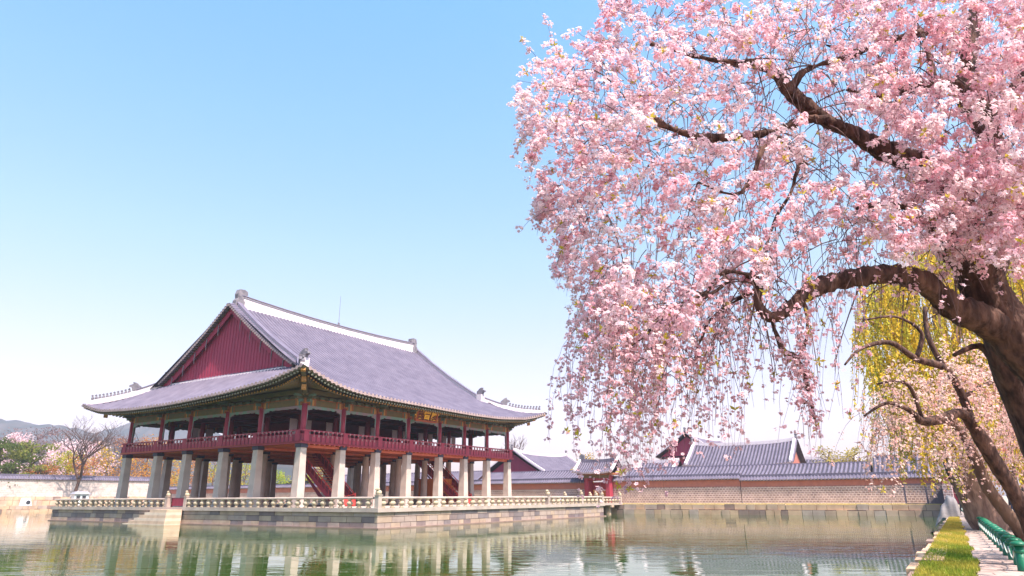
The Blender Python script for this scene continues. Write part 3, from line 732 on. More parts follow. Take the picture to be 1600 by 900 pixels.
# ridges
RX0, RX1, RY = 1.9, 31.2, 14.25
mb = MB(); path, hh = [], []
for k in range(25):
    f = k/24; x = RX0 + (RX1-RX0)*f; up = 0.42*(2*f-1)**2
    path.append((x, RY, 20.12)); hh.append(1.02+up)
mb.wallstrip(path, 0.34, hh); build('main_ridge', mb, 'plaster', roof)
mb = MB()
for a, b, h0, h1 in zip(path[:-1], path[1:], hh[:-1], hh[1:]):
    for (w_, z0, z1) in ((0.42, 0.0, 0.10), (0.37, -0.22, -0.17)):
        mb.hexa([(a[0], RY-w_, a[2]+h0+z0), (b[0], RY-w_, b[2]+h1+z0), (b[0], RY+w_, b[2]+h1+z0), (a[0], RY+w_, a[2]+h0+z0),
                 (a[0], RY-w_*.8, a[2]+h0+z1), (b[0], RY-w_*.8, b[2]+h1+z1), (b[0], RY+w_*.8, b[2]+h1+z1), (a[0], RY+w_*.8, a[2]+h0+z1)])
build('ridge_cap', mb, 'tile', roof)
for x, s in ((RX0-0.1, 1), (RX1+0.1, -1)):          # fish-tail finials
    pr = [(-0.45, 19.9), (0.75, 19.9), (0.85, 20.9), (0.55, 21.1), (0.62, 21.5), (0.85, 21.75), (0.80, 22.15), (0.35, 22.30), (-0.25, 22.22), (-0.42, 21.7), (-0.35, 21.2), (-0.6, 20.9), (-0.62, 20.4)]
    mb = MB(); mb.prism([(x+s*a, RY-0.30, z) for a, z in pr], (0, 0.6, 0)); mb.prism([(x+s*a*0.6, RY-0.36, 20.9+(z-20.9)*0.7) for a, z in pr], (0, 0.72, 0))
    build('ridge_finial', mb, 'finial', roof)
# descending ridges along the gable edges, then the hip ridges with their figures
def beast_head(p, s, parent):
    mb = MB(); pr = [(-0.5, 0), (0.35, 0), (0.42, 0.35), (0.75, 0.45), (0.72, 0.62), (0.3, 0.78), (0.35, 1.0), (0.0, 0.92), (-0.25, 0.7), (-0.5, 0.5)]
    d = Vector((s[0], s[1], 0)).normalized(); q = Vector((d.y, -d.x, 0))*0.2
    mb.prism([Vector(p)+d*a-q+Vector((0, 0, b)) for a, b in pr], q*2); return build('ridge_beast', mb, 'finial', parent)
figp = None
for xs, P, hipx, ycorner, xc in ((XE_W, south, HIPX_W, 0, -OV), (XE_E, south, HIPX_E, 0, LX+OV), (XE_W, north, HIPX_W, 1, -OV), (XE_E, north, HIPX_E, 1, LX+OV)):
    inx = 1 if xs < 10 else -1
    pts = [Vector(P(xs + inx*0.95, 1 - (1-T_H*0.93)*q/14)) - Vector((0, 0, 0.1)) for q in range(15)]
    mb = MB(); mb.wallstrip(pts, 0.22, [0.62]*13+[0.72, 0.85]); build('descending_ridge', mb, 'plaster', roof)
    mb = MB(); mb.wallstrip([q+Vector((0, 0, 0.62)) for q in pts], 0.31, 0.12); build('ridge_cap', mb, 'tile', roof)
    mb = MB(); mb.box(pts[-1].x-0.42, pts[-1].x+0.42, pts[-1].y-0.38, pts[-1].y+0.38, pts[-1].z-0.3, pts[-1].z+0.98); build('ridge_end', mb, 'plaster', roof)
    e = pts[-1]; dirv = (pts[-1]-pts[-2])
    beast_head(e+Vector((0, 0, 0.9)), (dirv.x, dirv.y), roof)
    # hip ridge
    hp = []
    for q in range(13):
        k = 1.02 - 0.955*q/12; xx = xc + (hipx-xc)*k; hp.append(Vector(P(xx, T_H*k)) - Vector((0, 0, 0.08)))
    mb = MB(); mb.wallstrip(hp, 0.24, [0.66]*5+[0.60]*6+[0.55, 0.46]); build('hip_ridge', mb, 'plaster', roof)
    dirv = hp[-1]-hp[0]; d = Vector((dirv.x, dirv.y, 0)).normalized()
    def along(f):
        f = f*12; i = min(int(f), 11); return hp[i]*(1-(f-i)) + hp[i+1]*(f-i)
    beast_head(along(0.42)+Vector((0, 0, 0.62)), (d.x, d.y), roof)
    mb = MB(); mb.wallstrip([along(q/10*0.40)+Vector((0, 0, 0.66)) for q in range(11)], 0.29, 0.1); build('ridge_cap', mb, 'tile', roof)
    for q in range(11):
        c = along(0.50 + 0.045*q) + Vector((0, 0, 0.58))
        if figp is None:
            mb = MB(); mb.lathe([(0.15, 0), (0.17, 0.12), (0.12, 0.30), (0.07, 0.36)], (0, 0, 0), 8)
            mb.lathe([(0.05, 0.32), (0.10, 0.38), (0.11, 0.46), (0.06, 0.55)], (0.05, 0, 0), 8); mb.box(0.06, 0.2, -0.04, 0.04, 0.40, 0.47)
            figp = build('roof_figure', mb, 'finial', smooth=True); o = figp
        else: o = link(figp.copy())
        o.parent = roof; ox, oy, oz = ORG[roof.name]
        o.location = (c.x-ox, c.y-oy, c.z-oz); o.rotation_euler = (0, 0, math.atan2(d.y, d.x))
# gables
for xg, xe, s in ((HIPX_W, XE_W, -1), (HIPX_E, XE_E, 1)):
    mb = MB(); n = 90; tri = []
    for q in range(n):
        y = HIPB + (LY-2*HIPB)*q/n; y2 = HIPB + (LY-2*HIPB)*(q+1)/n
        def zt(yy): t = ((yy if yy <= RY else LY-yy)+OV)/(14.25+OV); return base(t) - 0.28
        off = 0.045*(q % 2)
        a, b = xg + s*off, xg - s*0.1
        mb.hexa([(a, y, 12.2), (b, y, 12.2), (b, y2, 12.2), (a, y2, 12.2), (a, y, zt(y)), (b, y, zt(y)), (b, y2, zt(y2)), (a, y2, zt(y2))])
    gw = build('gable_wall', mb, 'gable_red', pv)
    for sd_ in (0, 1):                                # bargeboard, purlin ends and the row of tile ends on the rake
        mb, mt = MB(), MB(); pts = []
        for q in range(19):
            t = T_H*0.97 + (1-T_H*0.97)*q/18; y = -OV + (14.25+OV)*t; y = y if not sd_ else LY-y
            pts.append((y, base(t)))
        for (y0, z0), (y1, z1) in zip(pts[:-1], pts[1:]):
            a, b = xg + s*0.42, xg + s*0.54
            mb.hexa([(a, y0, z0-0.95), (b, y0, z0-0.95), (b, y1, z1-0.95), (a, y1, z1-0.95), (a, y0, z0-0.16), (b, y0, z0-0.16), (b, y1, z1-0.16), (a, y1, z1-0.16)], 0)
            a, b = xe - s*0.86, xe
            mt.hexa([(a, y0, z0-0.13), (b, y0, z0-0.13), (b, y1, z1-0.13), (a, y1, z1-0.13), (a, y0, z0-0.01), (b, y0, z0-0.01), (b, y1, z1-0.01), (a, y1, z1-0.01)], 2)
        bo = build('bargeboard', mb, ['gable_red'], gw)
        for q in range(36):
            t = T_H*0.97 + (1-T_H*0.97)*(q+0.5)/36; y = -OV + (14.25+OV)*t; y = y if not sd_ else LY-y; z = base(t)+0.03
            mt.tube([(xe+s*0.22, y, z+0.0), (xe-s*0.62, y, z+0.10)], 0.16, 8, 0)
            mt.face([mt.vert((xe+s*0.225, y+0.19*math.cos(a), z+0.19*math.sin(a))) for a in np.linspace(0, 2*math.pi, 9)[:-1]], 1)
            mt.box(min(xe-s*.6, xe+s*.16), max(xe-s*.6, xe+s*.16), y-0.20, y+0.20, z-0.10, z-0.03, 0)
            if q % 2 == 0: mt.box(min(xg+s*0.05, xe), max(xg+s*0.05, xe), y-0.07, y+0.07, z-0.32, z-0.16, 2)
        build('rake_tiles', mt, ['tile', 'tile_end', 'soffit'], gw)
        for q in range(1, 6):
            mb = MB(); y, z = pts[q*3]; mb.tube([(xg+s*0.60, y, z-0.45), (xg+s*0.64, y, z-1.25), (xg+s*0.58, y, z-1.75)], [0.06, 0.045, 0.015], 5)
            build('iron_tie', mb, 'finial', gw)
    mb = MB(); mb.wallstrip([(xg+s*0.28, HIPB-1.0+ (LY-2*HIPB+2.0)*q/10, 12.18) for q in range(11)], 0.24, 0.34); build('gable_foot_ridge', mb, 'plaster', pv)
mb = MB(); mb.tube([(16.6, RY, 21.2), (16.6, RY, 25.2)], [0.035, 0.02], 5); mb.tube([(16.6, RY, 21.2), (16.6, RY, 21.6)], 0.14, 6); build('lightning_rod', mb, 'finial', roof)

# name plaque hanging under the south eave
pq = thing('name_plaque', 'black plaque with three large golden characters under the eave', 'plaque', 17.25, -1.0, 8.1)
tilt = R(14)
PQX = 16.6
def plq(a, h, dpt): return (PQX + a*0.80, -0.62 - h*math.sin(tilt) - dpt*math.cos(tilt), 8.32 + h*math.cos(tilt) - dpt*math.sin(tilt))
def pbox(mb, a0, a1, h0, h1, d0, d1, mi=0): mb.hexa([plq(a0, h0, d1), plq(a1, h0, d1), plq(a1, h0, d0), plq(a0, h0, d0), plq(a0, h1, d1), plq(a1, h1, d1), plq(a1, h1, d0), plq(a0, h1, d0)], mi)
mb = MB(); pbox(mb, -2.0, 2.0, 0.0, 1.55, 0.0, 0.08); build('board', mb, 'plaque_black', pq)
mb = MB()
for (a0, a1, h0, h1) in ((-2.25, 2.25, -0.2, 0.0), (-2.25, 2.25, 1.55, 1.75), (-2.25, -2.0, 0.0, 1.55), (2.0, 2.25, 0.0, 1.55)): pbox(mb, a0, a1, h0, h1, -0.05, 0.2)
build('frame', mb, 'plaque_frame', pq)
cu = D.curves.new('lettering', 'FONT'); cu.body = '\u6a13\u6703\u6176'; cu.size = 1.42; cu.align_x = 'CENTER'; cu.extrude = 0.02; cu.space_character = 0.92; cu.offset = 0.03
to = link(D.objects.new('lettering', cu)); to.parent = pq
bpy.context.view_layer.update()
me = D.meshes.new_from_object(to.evaluated_get(bpy.context.evaluated_depsgraph_get())); D.objects.remove(to)
me.materials.clear(); me.materials.append(MATS['gold_letter'])
to = link(D.objects.new('lettering', me)); to.parent = pq
lo = Vector(plq(0, 0.22, 0.12)) - Vector(ORG[pq.name]); to.location = lo; to.rotation_euler = (math.pi/2 + tilt, 0, 0)

# ------------------------------------------------------------------ walls with tiled copings
def tiled_wall(name, label, axis, c, a0, a1, z0, zband, zcap, face, mats, capz=0.62, step=0.42, th=0.42):
    """axis 'y': wall runs along y at x = c with its visible face towards -x; axis 'x': along x at y = c, face towards -y"""
    root = thing(name, label, 'wall', c if axis == 'y' else (a0+a1)/2, (a0+a1)/2 if axis == 'y' else c, z0)
    def bx(mb, p, q, t0, t1, zz0, zz1, mi=0):
        if axis == 'y': mb.box(c+t0, c+t1, p, q, zz0, zz1, mi)
        else: mb.box(p, q, c+t0, c+t1, zz0, zz1, mi)
    mb = MB(); bx(mb, a0, a1, 0, 2*th, z0-1.5, zband); build('stone_courses', mb, mats[0], root)
    if zcap > zband + 0.01:
        mb = MB(); bx(mb, a0, a1, 0.06, 2*th-0.06, zband, zcap); build('plaster_band', mb, mats[1], root)
    mb = MB(); n = int((a1-a0)/step); st = (a1-a0)/n
    bx(mb, a0-0.1, a1+0.1, -0.10, 2*th+0.1, zcap, zcap+0.10, 0)
    def P(s, t, z): return (c+t, s, z) if axis == 'y' else (s, c+t, z)
    for sgn in (0, 1):
        e, r = (-0.28, th) if sgn == 0 else (2*th+0.28, th)
        b = [mb.vert(P(a0-0.1, e, zcap+0.12)), mb.vert(P(a1+0.1, e, zcap+0.12)), mb.vert(P(a1+0.1, r, zcap+capz)), mb.vert(P(a0-0.1, r, zcap+capz))]
        mb.face(b, 0)
        for k in range(n):
            s = a0 + (k+0.5)*st
            mb.tube([P(s, e-0.03*(1 if sgn == 0 else -1), zcap+0.13), P(s, r, zcap+capz+0.02)], 0.10, 6, 0, cap=False)
            if sgn == 0:
                cc = P(s, e-0.035, zcap+0.13)
                ring = []
                for q in range(8):
                    an = 2*math.pi*q/8; ring.append(mb.vert((cc[0], cc[1]+0.115*math.cos(an), cc[2]+0.115*math.sin(an)) if axis == 'y' else (cc[0]+0.115*math.cos(an), cc[1], cc[2]+0.115*math.sin(an))))
                mb.face(ring, 1)
    bx(mb, a0-0.1, a1+0.1, th-0.16, th+0.16, zcap+capz-0.08, zcap+capz+0.22, 0)
    build('tile_coping', mb, ['tile', 'tile_end'], root)
    return root
tiled_wall('palace_wall', 'long wall of grey stone courses and a red band on the bank opposite, stretch by the steel frame', 'y', 54.9, -48.6, -24.6, -0.78, 1.22, 1.98, -1, ('wall_stone', 'wall_red'))
tiled_wall('palace_wall', 'slightly taller stretch of grey and red wall right of the small gate', 'y', 54.9, -24.5, -5.72, -0.78, 1.30, 2.22, -1, ('wall_stone', 'wall_red'))
tiled_wall('palace_wall', 'stretch of grey and red wall behind the terrace, left of the small gate', 'y', 54.9, -1.48, 112.6, -0.78, 1.22, 2.10, -1, ('wall_stone', 'wall_red'))
tiled_wall('garden_wall', 'whitish sunlit stone wall with grey tile coping behind the bare tree', 'x', 112.9, -75, 54.8, 0.6, 4.0, 4.02, -1, ('wall_white', 'wall_white'), capz=0.9, step=0.5)
tiled_wall('side_wall', 'shaded end of the red and grey wall turning towards the path', 'x', -49.0, 46.0, 54.8, -1.4, 1.22, 1.98, -1, ('wall_stone', 'wall_red'))

# ------------------------------------------------------------------ tiled halls and galleries behind the wall
def gable_roof_mesh(axis, a0, a1, bc, hw, ze, zr, pitch=0.52, r=0.16, sag=0.12, lift=0.0):
    mb = MB()
    def mk(sg):
        def P(s, t):
            b = bc + sg*hw*(1-t); z = ze + (zr-ze)*t - sag*4*t*(1-t) + lift*(abs((s-(a0+a1)/2)/((a1-a0)/2))**3)
            return (s, b, z) if axis == 'x' else (b, s, z)
        return P
    for sg in (-1, 1): tile_field(mb, mk(sg), a0, a1, lambda s: 1.0, (1, 0, 0) if axis == 'x' else (0, 1, 0), pitch, r, 4)
    return mb
def ridge_mesh(axis, a0, a1, bc, zr, h, wd, lift):
    mb = MB(); path, hh = [], []
    for k in range(13):
        f = k/12; s = a0+(a1-a0)*f; up = lift*abs(2*f-1)**3
        path.append((s, bc, zr-0.1+up) if axis == 'x' else (bc, s, zr-0.1+up)); hh.append(h)
    mb.wallstrip(path, wd, hh); return mb
def hall(label, axis, a0, a1, bc, hw, ze, zr, wallz, wmat='red_wood', lift=0.35, cat='building', name='tiled_hall', ridgeh=0.5, gables=True, beasts=True, inset=1.2, rmat='plaster', rakes=True):
    root = thing(name, label, cat, (a0+a1)/2 if axis == 'x' else bc, bc if axis == 'x' else (a0+a1)/2, wallz)
    build('roof', gable_roof_mesh(axis, a0, a1, bc, hw, ze, zr, lift=lift), ['tile', 'tile_end', 'tile_shade'], root)
    rf = build('ridge', ridge_mesh(axis, a0+0.2, a1-0.2, bc, zr, ridgeh, 0.22, lift), rmat, root)
    mb = MB(); q = hw-1.3
    def bx(mb, a, b, c, d, z0, z1, mi=0):
        if axis == 'x': mb.box(a, b, c, d, z0, z1, mi)
        else: mb.box(c, d, a, b, z0, z1, mi)
    bx(mb, a0+inset, a1-inset, bc-q, bc+q, wallz, ze+0.25); build('wall', mb, wmat, root)
    mb = MB(); bx(mb, a0+inset-0.3, a1-inset+0.3, bc-hw+0.35, bc+hw-0.35, ze-0.16, ze-0.06); build('eave', mb, 'dan_orange', root)
    if gables:
        for a, s in ((a0+0.75, -1), (a1-0.75, 1)):
            pts = [(a, bc-hw*0.86, ze+(zr-ze)*0.10), (a, bc+hw*0.86, ze+(zr-ze)*0.10), (a, bc, zr-0.25)]
            if axis == 'y': pts = [(p_[1], p_[0], p_[2]) for p_ in pts]
            mb = MB(); mb.prism(pts, (0.1, 0, 0) if axis == 'x' else (0, 0.1, 0)); build('gable', mb, 'wall_red' if wmat != 'gable_red' else 'gable_red', root)
            for sg in ((-1, 1) if rakes else ()):
                rk = []
                for k in range(7):
                    t = k/6; b = bc+sg*hw*(1-t); z = ze+(zr-ze)*t-0.12*4*t*(1-t)+lift-0.03
                    rk.append((a-0.25*s*-1+0.0, b, z) if axis == 'x' else (b, a+0.25*s, z))
                mb = MB(); mb.wallstrip(rk, 0.2, 0.42); build('descending_ridge', mb, 'plaster', root)
    if beasts:
        for a in (a0+0.2, a1-0.2):
            c = (a, bc, zr+lift+ridgeh-0.1) if axis == 'x' else (bc, a, zr+lift+ridgeh-0.1)
            mb = MB(); mb.lathe([(0.22, -0.3), (0.26, 0), (0.2, 0.25), (0.28, 0.4), (0.2, 0.6)], c, 7); build('ridge_beast', mb, 'finial', rf)
    return root
hall('long low gallery roof right behind the wall, middle stretch', 'y', -40.3, -6.0, 61.0, 3.4, 2.75, 4.25, -1, ridgeh=0.25, beasts=False, lift=0.0, name='tiled_gallery', rmat='tile', rakes=False)
hall('taller gallery roof behind the wall near the willow', 'y', -52.0, -40.6, 61.0, 3.4, 2.6, 5.0, -1, ridgeh=0.22, lift=0.0, name='tiled_gallery', beasts=False, rmat='tile', rakes=False)
hall('gallery roof behind the wall seen between the pavilion and the small gate', 'y', 0.2, 21, 60.5, 3.2, 2.7, 4.2, -1, ridgeh=0.2, beasts=False, lift=0.0, name='tiled_gallery', rmat='tile', rakes=False)
hall('low gallery roof seen between the pavilion pillars', 'y', 22, 60, 61.5, 3.4, 2.7, 4.6, -1, ridgeh=0.2, beasts=False, lift=0.0, name='tiled_gallery', rmat='tile', rakes=False)
hall('broad grey roofed hall rising behind the wall under the hanging blossoms', 'y', -29.6, -12.6, 72.0, 5.2, 4.4, 8.0, -1, lift=0.45)
hall('hall with a red gable peeking through the hanging blossoms', 'x', 78.5, 100, -9.5, 5.8, 6.6, 10.6, -1, lift=0.4, wmat='gable_red')
hall('grey roofed hall with curved white ridges just right of the pavilion', 'x', 63.0, 84, 17.5, 6.4, 3.7, 7.7, -1, lift=0.55, wmat='gable_red')
hall('distant grey roof between the broad hall and the willow gallery', 'y', -36, -26.5, 90, 4, 4.3, 6.2, -1, lift=0.25, beasts=False)
hall('small grey roof left of the red gabled hall behind the small gate', 'y', -12.4, -5.2, 66.5, 3.0, 3.6, 5.4, -1, lift=0.2, beasts=False)
hall('red walled house with a tiled roof behind the path trees', 'x', 30, 52, -66, 4.5, 3.0, 5.2, -1.2, lift=0.1, beasts=False, wmat='bright_red')

# small gate in the wall
gt = thing('small_gate', 'small red gate with a steep tiled roof at the end of the stone bridge', 'gate', 54.5, -3.6, -0.9)
for y in (-1.85, -5.35):
    mb = MB(); mb.box(53.7, 55.4, y-0.33, y+0.33, -1.0, 3.15); build('gate_post', mb, 'red_wood', gt)
mb = MB(); mb.box(53.8, 54.1, -5.0, -2.2, 2.45, 2.75); mb.box(53.9, 54.9, -5.0, -2.2, 2.76, 3.15); build('lintel', mb, 'red_wood', gt)
mb = MB(); mb.box(53.55, 53.65, -5.7, -1.5, 2.78, 3.2); build('painted_beam', mb, 'dan_olive', gt)
mb = MB(); mb.box(55.2, 55.3, -5.0, -2.2, -1.0, 1.0); build('door_leaf', mb, 'orange_wood', gt)
mb = MB(); mb.box(55.25, 55.35, -5.0, -2.2, 1.06, 2.2); build('door_transom', mb, 'red_wood', gt)
mb = MB(); mb.box(52.7, 56.5, -6.4, -0.8, 3.22, 3.5); build('eave', mb, 'dan_orange', gt)
build('roof', gable_roof_mesh('y', -6.95, -0.25, 54.6, 2.3, 3.45, 5.2, 0.36, 0.12, lift=0.25), ['tile', 'tile_end', 'tile_shade'], gt)
rd_ = build('ridge', ridge_mesh('y', -6.4, -0.8, 54.6, 5.15, 0.5, 0.22, 0.25), 'tile', gt)
for y in (-6.3, -0.9):
    mb = MB(); mb.prism([(54.4, y-0.4, 5.6), (54.4, y+0.4, 5.6), (54.4, y+0.5, 6.1), (54.4, y+0.15, 6.45), (54.4, y-0.35, 6.3)], (0.4, 0, 0)); build('ridge_finial', mb, 'finial', rd_)
for y in (-6.7, -0.5):
    rk = [(54.6-2.3*(1-k/6), y, 3.5+1.75*k/6-0.12*4*(k/6)*(1-k/6)+0.25) for k in range(7)]
    mb = MB(); mb.wallstrip(rk, 0.18, 0.36); build('descending_ridge', mb, 'plaster', gt)
# dark boat-like bundle moored by the bridge
mb = MB(); mb.lathe([(0.2, 0.0), (1.4, 0.05), (1.3, 0.4), (0.7, 0.8), (0.15, 0.92)], (53.4, 3.0, -1.0), 12, sx=0.5, sy=1.0)
o = build('covered_bundle', mb, 'tarp_blue', smooth=True); props(o, 'dark blue covered bundle lying at the wall just left of the small gate', 'bundle')
# small white hut with two dark windows on the far bank
ht = thing('white_hut', 'tiny white hut with two dark windows and a grey roof on the far bank', 'hut', 34.8, 108.2, -1.0)
mb = MB(); mb.box(33.4, 36.3, 107.6, 109.0, -1.08, 1.15); build('wall', mb, 'white_paint', ht)
mb = MB(); mb.hexa([(33.1, 107.3, 1.15), (36.6, 107.3, 1.15), (36.6, 109.3, 1.15), (33.1, 109.3, 1.15), (33.7, 107.9, 1.7), (36.0, 107.9, 1.7), (36.0, 108.7, 1.7), (33.7, 108.7, 1.7)]); build('roof', mb, 'slate_roof', ht)
for x in (34.15, 35.35):
    mb = MB(); mb.box(x-0.36, x+0.36, 107.55, 107.61, -0.1, 0.85); build('window', mb, 'dark_glass', ht)
lt = thing('ground_lamp', 'white box lamp with a dark opening on the far stone step', 'lamp box', 24.5, 108.0, -1.05)
mb = MB(); mb.hexa([(23.6, 107.5, -1.07), (25.6, 107.5, -1.07), (25.6, 108.4, -1.07), (23.6, 108.4, -1.07), (23.8, 107.7, 0.4), (25.2, 107.7, 0.4), (25.2, 108.3, 0.4), (23.8, 108.3, 0.4)]); build('case', mb, 'white_paint', lt)
mb = MB(); mb.lathe([(0.42, 0), (0.42, 0.06)], (0, 0, 0), 12); oo = build('opening', mb, 'dark_glass', lt, smooth=False); oo.rotation_euler = (math.pi/2, 0, 0); oo.location = (0.35, -0.45, 0.6); oo.data.transform(Matrix.Translation(Vector(ORG[lt.name])))

# dark steel frame at the corner of the bank
sf = thing('steel_frame', 'dark steel frame of posts and rails standing on the bank corner before the wall', 'steel frame', 51.5, -45.8, -1.0)
for y in (-44.2, -46.4, -48.4):
    mb = MB(); mb.box(51.5, 51.66, y-0.09, y+0.09, -1.0, 1.35 if y > -48 else 1.6); build('post', mb, 'steel', sf)
mb = MB(); mb.box(51.52, 51.64, -48.3, -44.3, 1.22, 1.34); mb.box(51.52, 51.64, -46.3, -44.3, -0.92, -0.80); build('rail', mb, 'steel', sf)
mb = MB(); mb.prism([(51.56, -46.5, -0.95), (51.56, -48.3, -0.95), (51.56, -48.3, 1.2)], (0.04, 0, 0)); build('mesh_panel', mb, 'steel', sf)

# grey cover heaped on the grass at the end of the bank
mb = MB(); n, mrow = 26, 14
ids = {}
for i in range(n):
    f = i/(n-1); y = -49.45 + 1.95*f - 0.15
    for j in range(mrow):
        g = j/(mrow-1); x = 9.2 + 2.6*g
        prof = (max(0, 1-((f-0.12)/0.62)**2 if f > 0.12 else 1-((f-0.12)/0.16)**2))**0.8
        pk = math.exp(-((f-0.22)/0.16)**2)
        z = ZB + (0.95*prof + 0.50*pk)*(max(0, 1-(abs(g-0.5)*2)**3))**0.6 + 0.05*math.sin(9*f+5*g)*(prof > 0.05)
        if f > 0.52: z -= (f-0.52)/0.48*1.1
        ids[i, j] = mb.vert((x + 0.12*math.sin(6*f), y, z + (0.07*math.sin(15*f+5*g) + 0.05*math.sin(31*f-3*g))*min(1, prof*3)))
for i in range(n-1):
    for j in range(mrow-1): mb.face((ids[i, j], ids[i, j+1], ids[i+1, j+1], ids[i+1, j]))
o = build('grey_cover', mb, 'tarp', smooth=True); props(o, 'grey cloth cover heaped in folds on the end of the grass bank', 'cover')
mb = MB(); mb.lathe([(0.52, -0.2), (0.5, 0.25), (0.3, 0.55), (0.06, 0.66)], (12.6, -48.9, ZB), 12, sx=0.9, sy=0.8)
o = build('blue_cover', mb, 'tarp_blue', smooth=True); props(o, 'darker blue grey cover lying behind the grey one at the water edge', 'cover')

# ------------------------------------------------------------------ south bank: grass strip, paved path, bollards
def lerp(a, b, f): return a+(b-a)*f
def gl(x): return -48.98
def gr(x): return lerp(-49.96, -49.28, (x+28)/49) + 0.05*math.sin(x*1.3) + 0.03*math.sin(x*3.1)
def bl(x): return lerp(-50.65, -49.58, (x+26.4)/64.2)
mb = MB(); xs = np.linspace(-42, 46, 177); prev = None
for x in xs:
    a, b = mb.vert((x, gl(x)-0.05, ZB+0.03)), mb.vert((x, gr(x), ZB+0.03))
    if prev: mb.face((prev[1], b, a, prev[0]))
    prev = (a, b)
o = build('grass_bank', mb, 'lawn_soil'); props(o, 'strip of half dry grass between the pond edge and the paved path', kind='structure')
mb = MB(); prev = None
for x in xs:
    a, b = mb.vert((x, gr(x)-0.02, ZB+0.02)), mb.vert((x, bl(x)-1.0, ZB+0.02))
    if prev: mb.face((prev[1], b, a, prev[0]))
    prev = (a, b)
mat('paving', (0.436, 0.322, 0.279), (0.317, 0.229, 0.198), 0.9, 1.6, 0.4, 14)
t = MATS['paving'].node_tree; p_ = t.nodes['Principled BSDF']
vo = nd(t, 'ShaderNodeTexVoronoi', feature='DISTANCE_TO_EDGE'); vo.inputs['Scale'].default_value = 2.1
tc_ = nd(t, 'ShaderNodeTexCoord'); t.links.new(tc_.outputs['Object'], vo.inputs['Vector'])
mr_ = nd(t, 'ShaderNodeMapRange'); mr_.inputs[2].default_value = 0.05; mr_.inputs[3].default_value = 0.35; t.links.new(vo.outputs['Distance'], mr_.inputs[0])
mm = nd(t, 'ShaderNodeMix', data_type='RGBA', blend_type='MULTIPLY'); mm.inputs[0].default_value = 1
src_ = p_.inputs['Base Color'].links[0].from_socket; t.links.new(src_, mm.inputs[6]); t.links.new(mr_.outputs[0], mm.inputs[7]); t.links.new(mm.outputs[2], p_.inputs['Base Color'])
o = build('path', mb, 'paving'); props(o, 'narrow path of irregular pinkish paving stones along the grass bank', kind='structure')

def quads(centers, a, b):                     # quads spanned by half vectors a, b
    n = len(centers); v = np.empty((n, 4, 3)); v[:, 0] = centers-a-b; v[:, 1] = centers+a-b; v[:, 2] = centers+a+b; v[:, 3] = centers-a+b
    return v.reshape(-1, 3), np.arange(n*4).reshape(-1, 4)
N = 52000
gx = -42 + 56*rng.random(N)**1.0; gyf = rng.random(N)
glo = np.array([gr(x) for x in gx]); gy = glo + (gl(0)-glo)*gyf + rng.normal(0, 0.015, N)
patch = np.sin(gx*1.7+2*np.sin(gy*3))*0.5 + np.sin(gx*0.63)*0.5 + rng.normal(0, .3, N)
hgt = 0.03 + 0.06*rng.random(N); ang = rng.random(N)*math.pi
P0 = np.stack([CX + V[0]*gx + U[0]*gy, CY + V[1]*gx + U[1]*gy, np.full(N, ZB+0.03)], 1)
sd_ = np.stack([np.cos(ang), np.sin(ang), np.zeros(N)], 1)*0.009; ln = np.stack([rng.normal(0, .02, N), rng.normal(0, .02, N), hgt], 1)
vv = np.stack([P0-sd_, P0+sd_, P0+ln], 1).reshape(-1, 3)
far = np.clip((gx+25)/16, 0, 1)
dry = np.clip(0.26 + 0.35*patch + 0.75*far, 0, 1)[:, None]
cc = (1-dry)*np.array([0.12, 0.24, 0.03]) + dry*np.array([0.60, 0.45, 0.09]); cc *= (0.8+0.4*rng.random((N, 1)))
o = np_mesh('grass', vv, np.arange(N*3).reshape(-1, 3), 'grass_blade', np.repeat(cc, 3, 0)); props(o, 'short green and straw coloured grass on the bank', 'grass', kind='stuff')

def bollard_mb():
    mb = MB(); mb.lathe([(0.115, 0), (0.105, 0.05), (0.095, 0.44), (0.10, 0.46)], (0, 0, 0), 12, 0)
    return mb
bp = None
for k in range(49):
    x = -26.6 + 1.35*k; y = bl(x) + random.uniform(-.02, .02)
    if bp is None:
        bp = thing('bollard', 'low green bollard with a domed cap in the row lining the paved path', 'bollard', x, y, ZB, 'green bollards along the path')
        b_ = MB(); b_.lathe([(0.095, 0), (0.088, 0.05), (0.074, 0.46)], (x, y, ZB), 12); p1 = build('post', b_, 'green_paint', bp, smooth=True)
        b_ = MB(); b_.lathe([(0.120, 0.462), (0.135, 0.482), (0.122, 0.512), (0.075, 0.536), (0.02, 0.545)], (x, y, ZB), 14); p2 = build('cap', b_, 'green_paint', bp, smooth=True)
        b_ = MB(); b_.lathe([(0.080, 0.33), (0.092, 0.345), (0.092, 0.38), (0.080, 0.395)], (x, y, ZB), 12); p3 = build('rope_ring', b_, 'green_paint', bp, smooth=True)
        first_b = bp
    else:
        c = link(bp.copy()); c.location = s2w(x, y, ZB)
        for ch in (p1, p2, p3): q = link(ch.copy()); q.parent = c
mb = MB()
for k in range(48):
    xa, xb = -26.6+1.35*k, -26.6+1.35*(k+1)
    pts = [(lerp(xa, xb, f), lerp(bl(xa), bl(xb), f)+0.11, ZB+0.36-0.16*(1-(2*f-1)**2)) for f in np.linspace(0, 1, 7)]
    mb.tube(pts, 0.011, 5)
o = build('rope_rail', mb, 'rope'); props(o, 'pale sagging rope strung along the green bollards', 'rope')

